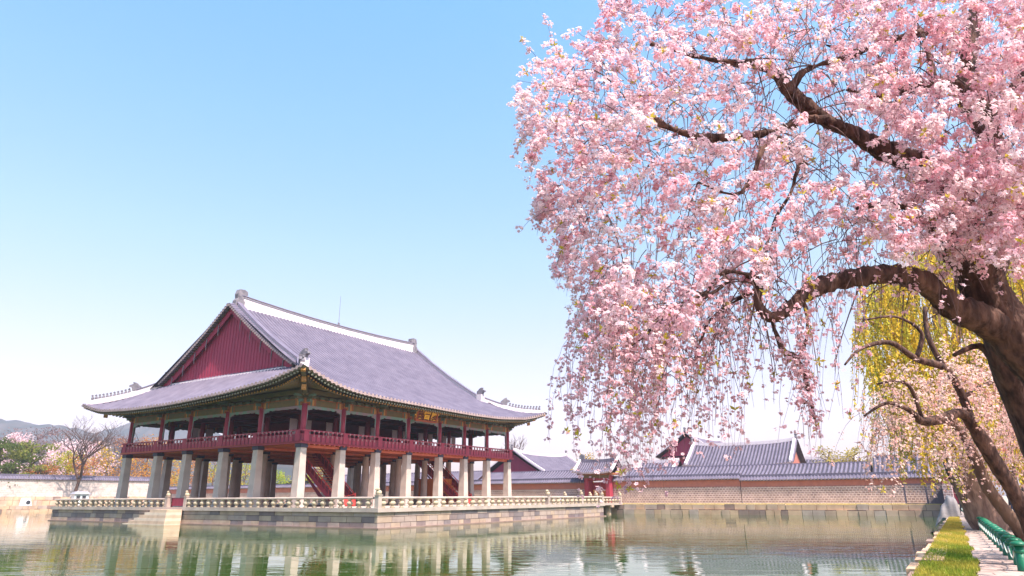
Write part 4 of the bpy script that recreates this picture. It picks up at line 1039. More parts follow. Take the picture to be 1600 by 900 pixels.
# ------------------------------------------------------------------ blossoms, leaves and branches
def unit(a): return a/np.maximum(np.linalg.norm(a, axis=-1, keepdims=True), 1e-9)
def flowers(C, Nn, S, colors, center_dark=0.72):
    """five-petalled cupped flowers: C centres (N,3), Nn facing (N,3), S radius (N,), colors (N,3)"""
    n = len(C); Nn = unit(Nn); ref = np.where(np.abs(Nn[:, 2:3]) < 0.9, np.array([[0, 0, 1.0]]), np.array([[1.0, 0, 0]]))
    A = unit(np.cross(Nn, ref)); B = np.cross(Nn, A); ph = rng.random(n)*2*math.pi
    v = np.empty((n, 11, 3)); col = np.empty((n, 11, 3)); v[:, 0] = C; col[:, 0] = colors*center_dark*np.array([1, .72, .8])
    for k in range(5):
        for q, (da, rr, lift) in enumerate(((0.0, 1.0, 0.28), (math.pi/5, 0.66, 0.16))):
            a = ph + 2*math.pi*k/5 + da
            v[:, 1+2*k+q] = C + (A*np.cos(a)[:, None] + B*np.sin(a)[:, None])*(S*rr)[:, None] + Nn*(S*lift)[:, None]
            col[:, 1+2*k+q] = colors
    f = np.array([[0, 1+2*((k-1) % 5)+1, 1+2*k, 1+2*k+1] for k in range(5)])
    F = (f[None] + (np.arange(n)*11)[:, None, None]).reshape(-1, 4)
    return v.reshape(-1, 3), F, col.reshape(-1, 3)
def leaf_quads(C, D_, L_, W_, colors):
    D_ = unit(D_); s = unit(np.cross(D_, rng.normal(size=D_.shape)))
    n = len(C); v = np.empty((n, 4, 3)); v[:, 0] = C; v[:, 1] = C + D_*(L_*0.5)[:, None] + s*W_[:, None]; v[:, 2] = C + D_*L_[:, None]; v[:, 3] = C + D_*(L_*0.5)[:, None] - s*W_[:, None]
    return v.reshape(-1, 3), np.arange(n*4).reshape(-1, 4), np.repeat(colors, 4, 0)
class Tubes:                                        # many thin three- or four-sided twigs collected in numpy
    def __init__(s, n=4): s.n = n; s.v = []; s.f = []; s.c = 0
    def add(s, pts, r0, r1):
        pts = np.asarray(pts, float); m = len(pts); n = s.n
        d = unit(np.gradient(pts, axis=0)); ref = np.array([0.31, 0.87, 0.2]); a = unit(np.cross(d, ref)); b = np.cross(d, a)
        r = np.linspace(r0, r1, m)[:, None]
        ring = np.stack([pts + (a*math.cos(2*math.pi*k/n) + b*math.sin(2*math.pi*k/n))*r for k in range(n)], 1)
        i = np.arange(m-1)[:, None]*n; k = np.arange(n)[None]; k2 = (k+1) % n
        s.v.append(ring.reshape(-1, 3)); s.f.append((np.stack([i+k, i+k2, i+n+k2, i+n+k], -1).reshape(-1, 4)) + s.c); s.c += m*n
    def build(s, name, m, parent, smooth=True): return np_mesh(name, np.concatenate(s.v), np.concatenate(s.f), m, parent=parent, smooth=smooth)
from mathutils import noise as mnoise
def bark_relief(o, amp=0.07, freq=7.0, along=1.6):
    """push the trunk surface in and out along long uneven ridges"""
    me = o.data; me.update(); sc_ = freq
    nn = [v_.normal.copy() for v_ in me.vertices]; cc_ = [v_.co.copy() for v_ in me.vertices]
    for i_, (p, n_) in enumerate(zip(cc_, nn)):
        q = Vector((p.x*sc_, p.y*sc_, p.z*along))
        r_ = 1-abs(mnoise.noise(q))*2.4; k_ = mnoise.noise(q*2.7)*0.5 + 0.6*mnoise.noise(p*1.7)
        me.vertices[i_].co = p + n_*amp*(0.7*r_ + k_)
def rel(o, root): o.data.transform(Matrix.Translation(-Vector(root.location))); o.parent = root; return o
def limb(mb, spec, n=12, noise=0.05, sub=4):
    """spec: list of (px, py, distance, half width in photo px); spline through it"""
    P = [pix(a, b, c) for a, b, c, r in spec]; Rr = [r*c/FPX*1.02 for a, b, c, r in spec]
    pts, rad = [], []
    for i in range(len(P)-1):
        p0, p1, p2, p3 = P[max(i-1, 0)], P[i], P[i+1], P[min(i+2, len(P)-1)]
        for q in range(sub):
            t_ = q/sub
            pts.append(0.5*((2*p1)+(p2-p0)*t_+(2*p0-5*p1+4*p2-p3)*t_*t_+(3*p1-p0-3*p2+p3)*t_**3)); rad.append(lerp(Rr[i], Rr[i+1], t_)*(1+random.uniform(-.03, .03)))
    pts.append(P[-1]); rad.append(Rr[-1]); mb.tube(pts, rad, n, noise=noise); return pts

# main weeping cherry ------------------------------------------------
base_p = pix(1955, 1000, 7.4); base_p.z = ZB
LIMBS = {
 'trunk': [(1965, 1010, 7.4, 80), (1890, 890, 7.4, 64), (1800, 755, 7.4, 54), (1705, 645, 7.4, 45), (1624, 563, 7.5, 40), (1580, 518, 7.55, 37), (1544, 468, 7.6, 35), (1530, 430, 7.6, 33), (1518, 400, 7.7, 30), (1504, 350, 7.9, 27), (1484, 292, 8.0, 25), (1440, 258, 7.9, 21), (1398, 242, 7.8, 19), (1355, 222, 7.7, 16), (1325, 203, 7.6, 12), (1268, 186, 7.5, 8), (1205, 206, 7.4, 7), (1115, 216, 7.2, 9), (1060, 205, 7.1, 6.5), (1030, 191, 7, 5), (1000, 170, 7, 4), (968, 143, 6.9, 2.5)],
 'arch': [(1560, 510, 7.5, 26), (1520, 492, 7.4, 25), (1492, 482, 7.35, 21), (1466, 460, 7.3, 19), (1436, 438, 7.2, 18), (1400, 429, 7.1, 17), (1350, 432, 7.0, 16.5), (1300, 441, 7, 15), (1262, 457, 6.9, 13), (1236, 480, 6.9, 12), (1212, 495, 6.8, 11), (1194, 490, 6.8, 10), (1183, 468, 6.8, 9), (1186, 446, 6.8, 8), (1170, 430, 6.7, 6), (1128, 427, 6.6, 4.5), (1100, 460, 6.7, 5), (1060, 478, 6.7, 4), (1012, 520, 6.7, 2)],
 'fork': [(1535, 440, 7.55, 26), (1508, 415, 7.5, 17), (1486, 398, 7.4, 14), (1466, 372, 7.3, 10), (1440, 340, 7.2, 8), (1400, 320, 7.1, 6), (1340, 325, 7, 4)],
 'rise': [(1538, 420, 7.8, 22), (1552, 370, 8.0, 20), (1562, 300, 8.2, 20), (1548, 220, 8.3, 20), (1516, 150, 8.3, 23), (1512, 115, 8.3, 17), (1520, 60, 8.4, 13), (1530, -20, 8.5, 12), (1545, -120, 8.6, 8)],
 'cross': [(1520, 150, 8.25, 16), (1480, 128, 8.1, 10), (1430, 135, 8.0, 8), (1380, 150, 7.9, 6), (1320, 140, 7.9, 4)],
 'over': [(1512, 110, 7.9, 8), (1500, 72, 7.75, 8), (1478, 55, 7.7, 7.5), (1440, 50, 7.6, 8), (1390, 63, 7.5, 7), (1335, 80, 7.5, 5), (1290, 70, 7.5, 3)],
 'elbow': [(1345, 214, 7.7, 12), (1290, 188, 7.6, 12), (1258, 164, 7.5, 14), (1234, 144, 7.5, 14), (1212, 114, 7.4, 11), (1180, 100, 7.3, 9), (1138, 98, 7.2, 8), (1072, 84, 7.1, 4.5), (1018, 68, 7, 2.5)],
 'elbow_up': [(1232, 148, 7.45, 9), (1248, 120, 7.4, 8), (1276, 102, 7.35, 6), (1330, 88, 7.3, 4.5), (1400, 60, 7.3, 2.5)],
 'right': [(1540, 190, 8.2, 15), (1580, 150, 8.0, 12), (1612, 100, 7.9, 10), (1680, 30, 7.8, 6)],
 'droop_a': [(1545, 130, 7.7, 6), (1556, 180, 7.6, 5.5), (1550, 240, 7.5, 4), (1575, 320, 7.5, 3)],
 'droop_b': [(1440, 55, 7.5, 5), (1452, 90, 7.4, 4), (1465, 130, 7.3, 3.5), (1468, 190, 7.3, 2)],
 'droop_c': [(1360, 72, 7.4, 4), (1390, 115, 7.4, 3), (1400, 160, 7.4, 2)],
 'left_mid': [(1260, 260, 7.3, 6), (1205, 215, 7.3, 5), (1160, 300, 7.1, 4), (1090, 285, 7, 3)],
 'left_low': [(1250, 250, 7.2, 5), (1235, 300, 7.1, 5), (1210, 345, 7.0, 4), (1195, 400, 6.9, 3)],
 'hang_a': [(1205, 497, 6.8, 5), (1222, 545, 6.8, 4), (1245, 560, 6.8, 3.5), (1262, 600, 6.8, 3), (1275, 660, 6.8, 1.5)],
 'hang_b': [(1255, 465, 6.9, 4), (1262, 520, 6.8, 3), (1248, 560, 6.8, 2.5)],
 'hang_c': [(1140, 440, 6.7, 5), (1100, 465, 6.6, 5), (1062, 480, 6.6, 4), (1040, 500, 6.6, 3), (960, 560, 6.6, 2)],
 'hang_d': [(1186, 450, 7.0, 5), (1150, 470, 7.0, 4.5), (1110, 500, 7.0, 4), (1085, 560, 7.0, 2)],
}
import time as _t; _t0 = _t.time()
ch = thing('weeping_cherry', 'big old weeping cherry in full pink bloom leaning over the pond with an arched limb', 'tree', *base_p, frame='world')
mb = MB(); limb_pts = []
for k, sp_ in LIMBS.items():
    pts = limb(mb, sp_, 40 if sp_[0][3] > 24 else 16 if sp_[0][3] > 10 else 8, noise=0.02, sub=14 if sp_[0][3] > 24 else 5); limb_pts += [(a, b, c, r) for a, b, c, r in sp_]
tr_o = build('trunk', mb, 'bark', None, smooth=True, frame='world'); bark_relief(tr_o, 0.026, 9.0, 2.0); rel(tr_o, ch)
LP = np.array(limb_pts)
# crown: outline boundaries in the picture plane, filled through a depth of several metres
LBy = [-300, -150, -40, 0, 20, 60, 75, 90, 100, 125, 150, 165, 190, 215, 240, 270, 300, 325, 345, 370, 400, 430, 460, 490, 520, 560, 600, 640, 680, 720, 760]
LBx = [1130, 1040, 985, 962, 936, 928, 898, 855, 822, 842, 800, 815, 810, 836, 818, 848, 834, 828, 850, 858, 866, 885, 885, 872, 890, 900, 892, 885, 915, 940, 950]
BDx = [780, 830, 870, 900, 960, 1040, 1080, 1120, 1180, 1240, 1300, 1360, 1420, 1480, 1540, 1600, 1700, 1900]
BDy = [290, 330, 390, 470, 520, 545, 525, 490, 455, 420, 398, 400, 412, 420, 405, 410, 450, 480]
def lump(x, y): return (math.sin(x*0.021+1.3*math.sin(y*0.017))+math.sin(y*0.029+x*0.011)+math.sin((x-y)*0.043))/3
tw = Tubes(3)
FC, FN, FS, FCOL = [], [], [], []
LC, LD, LL, LCOL = [], [], [], []
def cluster(c, k, spread, tone, size):
    c = np.asarray(c); d = unit(rng.normal(size=(k, 3))); r = spread*(0.45+0.55*rng.random((k, 1)))
    FC.append(c + d*r*np.array([1, 1, 0.85])); FN.append(d*0.7 + rng.normal(0, 0.22, (k, 3)) + np.array([0.10, -0.20, 0.0]) + 0.55*np.array(sun_dir)); FS.append(size*(0.8+0.4*rng.random(k)))
    FCOL.append(np.clip(tone + rng.normal(0, 0.022, (k, 1)), 0.05, 0.97))
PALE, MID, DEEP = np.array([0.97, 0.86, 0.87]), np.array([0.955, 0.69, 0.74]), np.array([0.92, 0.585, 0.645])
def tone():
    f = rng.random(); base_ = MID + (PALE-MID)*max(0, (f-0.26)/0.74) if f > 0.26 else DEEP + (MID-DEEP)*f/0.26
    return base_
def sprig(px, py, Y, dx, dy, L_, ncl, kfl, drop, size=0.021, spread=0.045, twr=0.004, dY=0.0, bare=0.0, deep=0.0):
    pts = []
    m_ = max(6, ncl)
    sw = rng.normal(0, 0.06)*L_ if L_ > 110 else 0.0; ph_ = rng.random()*6
    for i in range(m_+1):
        f = i/m_; pts.append(np.array(pix(px + sw*(math.sin(ph_+5*f)-math.sin(ph_)) + dx*L_*f*(1-0.35*f*drop), py + dy*L_*f + drop*L_*0.55*f*f, Y + dY*f)) + rng.normal(0, 0.008, 3))
    pts = np.array(pts); tw.add(pts, twr, twr*0.45)
    tn = tone(); tn = tn + (DEEP-tn)*deep  # deep darkens the hanging strands, painting their backlit look into the petals
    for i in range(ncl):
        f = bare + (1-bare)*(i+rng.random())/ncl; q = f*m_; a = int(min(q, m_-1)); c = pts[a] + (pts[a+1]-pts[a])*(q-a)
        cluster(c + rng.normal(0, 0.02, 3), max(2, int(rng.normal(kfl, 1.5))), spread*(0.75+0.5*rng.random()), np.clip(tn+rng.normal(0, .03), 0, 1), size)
        if rng.random() < 0.05:
            k = 7; LC.append(np.repeat(c[None], k, 0)); LD.append(rng.normal(size=(k, 3))+np.array([0, 0, .6])); LL.append(0.04+0.035*rng.random(k)); LCOL.append(np.array([0.62, 0.52, 0.08])*(0.8+0.4*rng.random((k, 1))))
nsp = 0; tries = 0
while nsp < 1900 and tries < 120000:
    tries += 1
    x = rng.uniform(780, 1720); y = rng.uniform(-120, 600)
    lb = np.interp(y, LBy, LBx); bd = np.interp(x, BDx, BDy)
    if x < lb + 2 or y > bd: continue
    edge = min(1.0, (x-lb)/140)
    gap = 0.5+0.5*lump(x*1.35, y*1.35)
    if rng.random() > 0.02 + 1.12*gap + 0.25*(1-edge): continue
    if y > bd-60 and rng.random() < 0.35: continue
    mid = 7.4 if x < 1200 else 7.7
    hd = 0.45 + 1.5*edge
    Y = mid + rng.uniform(-hd, hd)
    d2 = ((LP[:, 0]-x)**2 + (LP[:, 1]-y)**2)**0.5 - LP[:, 3]*1.0
    j = int(np.argmin(d2))
    if d2[j] < 24 and LP[j, 3] > 5 and Y < LP[j, 2]+0.1 and rng.random() < (0.85 if x < 1330 else 0.4): continue
    left = x < 1150
    dx = rng.normal(-0.75 if left else -0.2, 0.5); dy = rng.normal(-0.05 if y < 260 else 0.2, 0.5)
    droop = 0.1 + 1.0*min(1, max(0, (y-180)/260)) if x < 1300 else 0.3
    L_ = rng.uniform(32, 80)
    if x + dx*L_*0.9 < lb - (34 if lump(x*3, y*3) > 0.2 else 6): dx = min(0.1, (lb-2-x)/L_)
    sprig(x, y, Y, dx, dy, L_, rng.integers(5, 9), 10.5, droop, spread=0.052, size=0.0205, dY=rng.normal(0, .25)); nsp += 1
for _ in range(420):
    x = rng.uniform(1380, 1640); y = rng.uniform(-20, 395); lm = 0.5+0.5*lump(x*1.5+90, y*1.5)
    if rng.random() > lm*1.2 or (1330 < x < 1450 and 195 < y < 270): continue
    sprig(x, y, rng.uniform(6.0, 7.3), rng.normal(-0.3, .5), rng.normal(0.1, .4), rng.uniform(32, 80), rng.integers(5, 9), 10.5, 0.2, spread=0.052, size=0.0205)
for _ in range(150):
    sprig(rng.uniform(1440, 1610), rng.uniform(235, 392), rng.uniform(6.0, 7.2), rng.normal(-0.2, .5), rng.normal(0.1, .4), rng.uniform(32, 70), rng.integers(5, 8), 10, 0.2, spread=0.052, size=0.0205)
# the rest of the crown, above and to the right of what the photo frames
nsp = 0
while nsp < 900:
    q = np.array([6.4, 6.8, 5.2]) + rng.normal(size=3)*np.array([2.6, 2.6, 1.5])
    if q[2] < 2.6 or q[1] < 2.0: continue
    fw = q[1]*math.cos(PITCH)+q[2]*math.sin(PITCH); x = 800+FPX*q[0]/fw; y = 450-FPX*(-q[1]*math.sin(PITCH)+q[2]*math.cos(PITCH))/fw
    if -40 < y < 960 and x < 1650: continue
    sprig(x, y, q[1], rng.normal(0, .6), rng.normal(0, .5), rng.uniform(40, 90), rng.integers(4, 8), 8, 0.3, spread=0.06, size=0.024); nsp += 1
# long hanging strands below the crown
def strand_set(n, x0, x1, yend, lean, ncl, kfl, y_off=(-90, 10)):
    for _ in range(n):
        x = rng.uniform(x0, x1); ys = np.interp(x, BDx, BDy) + rng.uniform(*y_off); ye = rng.uniform(*yend)
        L_ = ye-ys
        if L_ < 40: continue
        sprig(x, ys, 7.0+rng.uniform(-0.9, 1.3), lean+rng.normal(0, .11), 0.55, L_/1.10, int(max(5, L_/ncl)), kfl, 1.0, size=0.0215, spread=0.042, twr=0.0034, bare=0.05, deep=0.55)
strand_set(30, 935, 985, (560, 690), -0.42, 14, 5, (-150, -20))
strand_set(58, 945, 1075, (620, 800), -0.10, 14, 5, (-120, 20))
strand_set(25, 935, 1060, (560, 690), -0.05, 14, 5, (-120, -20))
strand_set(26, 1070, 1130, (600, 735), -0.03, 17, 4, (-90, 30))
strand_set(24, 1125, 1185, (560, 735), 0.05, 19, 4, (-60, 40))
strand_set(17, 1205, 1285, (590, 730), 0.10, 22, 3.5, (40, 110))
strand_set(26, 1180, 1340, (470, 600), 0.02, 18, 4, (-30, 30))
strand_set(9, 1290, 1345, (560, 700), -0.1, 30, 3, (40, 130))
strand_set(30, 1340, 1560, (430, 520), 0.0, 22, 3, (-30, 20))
for nm_ in ('hang_a', 'hang_b', 'hang_d', 'hang_c'):
    sp_ = LIMBS[nm_]
    for (x0, y0, Y0, r0), (x1, y1, Y1, r1) in zip(sp_[1:-1], sp_[2:]):
        for q in range(7):
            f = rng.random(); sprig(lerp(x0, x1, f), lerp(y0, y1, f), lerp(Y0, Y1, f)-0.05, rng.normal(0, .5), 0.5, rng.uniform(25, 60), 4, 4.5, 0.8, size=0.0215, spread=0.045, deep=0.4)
# bare fine twigs showing in the gaps
for _ in range(1300):
    y = rng.uniform(-20, 600); x = rng.uniform(830, 1640)
    if x < np.interp(y, LBy, LBx)+70 or y > np.interp(x, BDx, BDy)+50: continue
    L_ = rng.uniform(30, 110); a = rng.normal(0, 0.5); Y = rng.uniform(6.6, 9.4); b = rng.normal(0.2, .3)
    if x + a*L_ < np.interp(y+L_*0.8, LBy, LBx) + 40: continue
    pts = [np.array(pix(x + a*L_*f, y + L_*(b*f+0.7*f*f), Y)) for f in np.linspace(0, 1, 6)]
    tw.add(pts, 0.0075, 0.003)
for _ in range(120):
    j = rng.integers(len(LP)); x, y, Y, r = LP[j]
    if y > 480 or x > 1640: continue
    L_ = rng.uniform(40, 140); a = rng.normal(-0.2, 0.8); b = rng.normal(-0.1, .6)
    if x + a*L_ < np.interp(y, LBy, LBx) + 60: continue
    pts = [np.array(pix(x + a*L_*f, y + L_*(b*f+0.6*f*f), Y+rng.normal(0, .02))) for f in np.linspace(0, 1, 7)]
    tw.add(pts, 0.012, 0.004)
rel(tw.build('twigs', 'twig', None), ch)
v, f, c = flowers(np.concatenate(FC), np.concatenate(FN), np.concatenate(FS), np.concatenate(FCOL))
print('flowers', len(f)//5)
rel(np_mesh('blossoms', v, f, 'petal', c), ch)
v, f, c = leaf_quads(np.concatenate(LC), np.concatenate(LD), np.concatenate(LL), np.concatenate(LL)*0.2, np.concatenate(LCOL))
rel(np_mesh('young_leaves', v, f, 'leaf', c), ch)

# second trunk close behind, leaning the same way
def simple_tree(name, label, specs, bark, group=None, base=None):
    b = base if base is not None else pix(*specs[0][0][:3]); b = Vector((b.x, b.y, ZB))
    t_ = thing(name, label, 'tree', *b, frame='world', group=group)
    m_ = MB()
    for sp_ in specs: limb(m_, sp_, 12 if sp_[0][3] > 8 else 7, noise=0.06)
    rel(build('trunk', m_, bark, None, smooth=True, frame='world'), t_); return t_
simple_tree('cherry_trunk', 'thick bare cherry trunk leaning left close behind the big weeping cherry', [[(1738, 960, 9.9, 34), (1688, 850, 9.7, 29), (1642, 740, 9.6, 25), (1611, 665, 9.6, 23), (1584, 600, 9.5, 22), (1562, 550, 9.4, 18), (1550, 500, 9.4, 14), (1560, 430, 9.6, 10), (1600, 340, 9.8, 6)],
    [(1555, 565, 9.5, 8), (1530, 540, 9.6, 5), (1490, 555, 9.6, 3)]], 'bark')

def px_crown(root, n, region, depth, make):
    k = 0; tr_ = 0
    while k < n and tr_ < n*60:
        tr_ += 1; x = rng.uniform(*region[0]); y = rng.uniform(*region[1])
        if rng.random() < region[2](x, y): make(x, y, rng.uniform(*depth)); k += 1
# younger cherries along the path
c2 = simple_tree('path_cherry', 'slender leaning cherry with pale peach blossoms on drooping boughs beside the path', [
    [(1642, 905, 14.6, 13), (1607, 815, 14.4, 11), (1588, 775, 14.3, 10.5), (1563, 735, 14.2, 10.5), (1538, 694, 14.1, 11), (1520, 664, 14, 9), (1500, 645, 13.9, 7), (1470, 655, 13.6, 8), (1440, 658, 13.4, 6), (1420, 640, 13.2, 4), (1385, 630, 13, 2.5), (1350, 650, 13, 1.5)],
    [(1520, 664, 14, 7), (1500, 610, 14, 6), (1475, 575, 13.8, 6), (1430, 560, 13.6, 5), (1390, 535, 13.4, 4), (1345, 545, 13.3, 2.5), (1320, 570, 13.2, 1.5)],
    [(1440, 652, 13.4, 3), (1425, 610, 13.3, 3), (1405, 595, 13.2, 2), (1370, 600, 13.2, 1.5)],
    [(1475, 575, 13.8, 5), (1450, 525, 13.8, 4), (1445, 480, 13.9, 3)], [(1505, 620, 14, 4), (1560, 590, 14.3, 3), (1600, 560, 14.4, 2)], [(1432, 560, 13.6, 4), (1440, 520, 13.5, 3), (1400, 495, 13.5, 2), (1350, 500, 13.4, 1.5)]], 'bark')
tw = Tubes(3); FC, FN, FS, FCOL = [], [], [], []; LC, LD, LL, LCOL = [], [], [], []
PALE, MID, DEEP = np.array([0.95, 0.78, 0.70]), np.array([0.92, 0.64, 0.57]), np.array([0.84, 0.50, 0.42])
def c2den(x, y):
    lb = np.interp(y, [500, 540, 570, 600, 640, 680, 720, 770], [1480, 1400, 1370, 1350, 1330, 1340, 1470, 1490])
    if x < lb: return 0
    r = 0.10 + 0.5*min(1, (x-lb)/160) + 0.35*lump(x*1.6, y*1.6)
    if y < 560: r *= 0.35
    if y > 715 and x < 1500: r *= 0.45
    return r
def mk2(x, y, Y):
    L_ = rng.uniform(25, 70) if x > 1420 else rng.uniform(60, 120)
    if x > 1500 and y > 640 and Y < 14.8: Y += 2.4
    sprig(x, y, Y, rng.normal(-0.25, .3), 0.35, L_, rng.integers(4, 8), 5, 1.0, size=0.025, spread=0.075, twr=0.005)
px_crown(c2, 760, ((1325, 1700), (500, 750), c2den), (12.6, 16.0), mk2)
rel(tw.build('twigs', 'twig', None), c2)
v, f, c = flowers(np.concatenate(FC), np.concatenate(FN), np.concatenate(FS), np.concatenate(FCOL)); rel(np_mesh('blossoms', v, f, 'petal', c), c2)
v, f, c = leaf_quads(np.concatenate(LC), np.concatenate(LD), np.concatenate(LL)*1.6, np.concatenate(LL)*0.3, np.concatenate(LCOL)); rel(np_mesh('young_leaves', v, f, 'leaf', c), c2)
simple_tree('cherry_trunk', 'smooth brown leaning trunk standing between the bark-plated willow and the slender cherry', [[(1628, 890, 15.6, 11), (1596, 832, 15.6, 9.5), (1573, 802, 15.6, 9), (1545, 764, 15.6, 8.5), (1526, 722, 15.7, 8), (1505, 680, 15.8, 6), (1480, 650, 15.8, 4)]], 'bark_pale')
# old willow
wl = simple_tree('willow', 'old willow with plated bark and hanging yellow green spring shoots behind the cherries', [
    [(1566, 832, 29, 34), (1545, 808, 29, 28), (1528, 775, 29, 25), (1514, 745, 29, 24), (1502, 715, 29, 22), (1495, 660, 29.5, 17), (1490, 590, 30, 14), (1470, 520, 30, 9), (1462, 470, 30, 6), (1440, 420, 30, 4)],
    [(1502, 700, 29, 14), (1540, 640, 30, 11), (1570, 560, 31, 8), (1590, 480, 31, 5)], [(1492, 610, 30, 9), (1440, 560, 29, 7), (1390, 520, 28.5, 5), (1350, 500, 28, 3)], [(1488, 570, 30, 8), (1500, 500, 30, 6), (1530, 440, 30.5, 4)],
    [(1496, 670, 29.4, 9), (1450, 640, 28.5, 6), (1410, 660, 28, 4)]], 'bark_old')
tw = Tubes(3); LC, LD, LL, LCOL = [], [], [], []
def wden(x, y):
    lb = np.interp(y, [360, 400, 440, 480, 540, 600, 660, 700, 760], [1480, 1400, 1345, 1330, 1325, 1370, 1400, 1440, 1480])
    if x < lb: return 0
    r = 0.45 + 0.55*lump(x*1.3+40, y*1.1)
    if 1430 < x < 1480 and 470 < y < 550: r *= 0.25
    return max(r, 0.16)*(1.35 if y > 520 and x > 1420 else 1)
def mkw(x, y, Y):
    L_ = rng.uniform(1.0, 2.8); p0 = np.array(pix(x, y, Y)); sw = rng.normal(0, .12, 3)
    n_ = int(L_*34); f = np.sort(rng.random(n_)); pts = p0 + np.stack([sw[0]*f*L_, sw[1]*f*L_, -f*L_], 1)
    tw.add([p0 + np.array([sw[0]*q*L_, sw[1]*q*L_, -q*L_]) for q in (0, .5, 1)], 0.010, 0.004)
    LC.append(pts); LD.append(rng.normal(0, .5, (n_, 3)) + np.array([0, 0, -0.9])); LL.append(rng.uniform(0.09, 0.17, n_))
    cc_ = np.array([0.74, 0.52, 0.07]) if rng.random() < 0.6 else np.array([0.50, 0.45, 0.07])
    LCOL.append(cc_*(0.75+0.5*rng.random((n_, 1))))
px_crown(wl, 2900, ((1320, 1720), (340, 665), wden), (25, 34), mkw)
rel(tw.build('shoots', 'bark_pale', None), wl)
v, f, c = leaf_quads(np.concatenate(LC), np.concatenate(LD), np.concatenate(LL), np.concatenate(LL)*0.22, np.concatenate(LCOL)); rel(np_mesh('leaves', v, f, 'leaf', c), wl)
simple_tree('dark_trunk', 'thin dark leaning trunk left of the willow by the wall end', [[(1518, 800, 40, 9), (1500, 765, 40, 8), (1486, 735, 40, 7), (1470, 690, 40, 5), (1462, 640, 40, 3)]], 'bark')

# ------------------------------------------------------------------ background trees
def leafy(name, label, px, ptop, Y, rad, col, col2, n=1500, q=0.42, zb=0.6, flat=1.0, trunk=0.22, group=None, layers=False, twiggy=False):
    if group == 'spring trees behind the whitish wall' or name == 'pine_tree': Y = float(np.interp(px, [-60, 0, 100, 200, 310, 430, 500], [139, 146, 157, 169, 185, 206, 222])) + (Y-124)*0.6; rad *= 1.3
    top = pix(px, ptop, Y); x0, y0 = pix(px, 770, Y).x, Y; H = top.z - zb
    t_ = thing(name, label, 'tree', x0, y0, zb, frame='world', group=group)
    m_ = MB(); m_.tube([(x0+0.2, y0, zb-0.6), (x0, y0, zb+H*0.3), (x0+0.15, y0, zb+H*0.6), (x0, y0, zb+H*0.88)], [trunk*1.3, trunk, trunk*0.7, trunk*0.25], 7)
    nb = 9
    tips = []
    for k in range(nb):
        a = 2*math.pi*k/nb*1.9 + random.random(); f = 0.3+0.55*k/nb; r_ = rad*random.uniform(.55, .9)*(1-0.4*abs(f-.5))
        s_ = Vector((x0, y0, zb+H*f)); e_ = s_ + Vector((math.cos(a)*r_, math.sin(a)*r_, H*random.uniform(.05, .22)*flat)); tips.append(e_)
        m_.tube([s_, s_.lerp(e_, .5)+Vector((0, 0, H*.05)), e_], [trunk*.5, trunk*.3, trunk*.1], 5)
    rel(build('trunk', m_, 'bark_pale', None, smooth=True, frame='world'), t_)
    nc = 26 if not layers else 20; C_, R_ = [], []
    for k in range(nc):
        a = rng.random()*2*math.pi; h = rng.random(); rr = rad*math.sqrt(rng.random())*math.sqrt(max(0.12, 1-(1.7*h-0.75)**2))
        C_.append((x0+math.cos(a)*rr*0.85, y0+math.sin(a)*rr*0.85, zb+H*(0.12+0.82*h))); R_.append(rad*rng.uniform(.22, .42))
    C_, R_ = np.array(C_), np.array(R_); ids_ = rng.integers(nc, size=n)
    d = unit(rng.normal(size=(n, 3)))*(rng.random((n, 1))**0.45); d[:, 2] *= 0.35 if layers else 0.8
    P_ = C_[ids_] + d*R_[ids_][:, None]
    P_[:, 2] = np.minimum(P_[:, 2], top.z)
    cc_ = np.where((rng.random(nc)[ids_] < 0.5)[:, None], np.array(col), np.array(col2))*(0.75+0.5*rng.random((n, 1)))
    v, f, c = leaf_quads(P_, rng.normal(size=(n, 3)), q*(0.6+0.8*rng.random(n)), q*0.35*np.ones(n), cc_)
    rel(np_mesh('crown', v, f, 'leaf', c), t_); return t_
PG, PG2 = (0.22, 0.23, 0.05), (0.11, 0.14, 0.04)
leafy('pine_tree', 'spreading dark green pine at the left edge behind the whitish wall', -12, 684, 128, 6.0, PG, PG2, 2600, 0.5, layers=True, trunk=0.4)
leafy('pine_tree', 'flat topped green pine beside the leftmost pine behind the whitish wall', 38, 688, 131, 5.5, PG, PG2, 2600, 0.5, layers=True, trunk=0.4)
leafy('pine_tree', 'low dark pine under the two taller pines', 15, 712, 124, 5.0, PG, PG2, 1800, 0.5, layers=True, trunk=0.3)
OR, OR2, YE, YG, RU = (0.50, 0.24, 0.05), (0.40, 0.17, 0.07), (0.52, 0.36, 0.05), (0.36, 0.36, 0.04), (0.42, 0.16, 0.08)
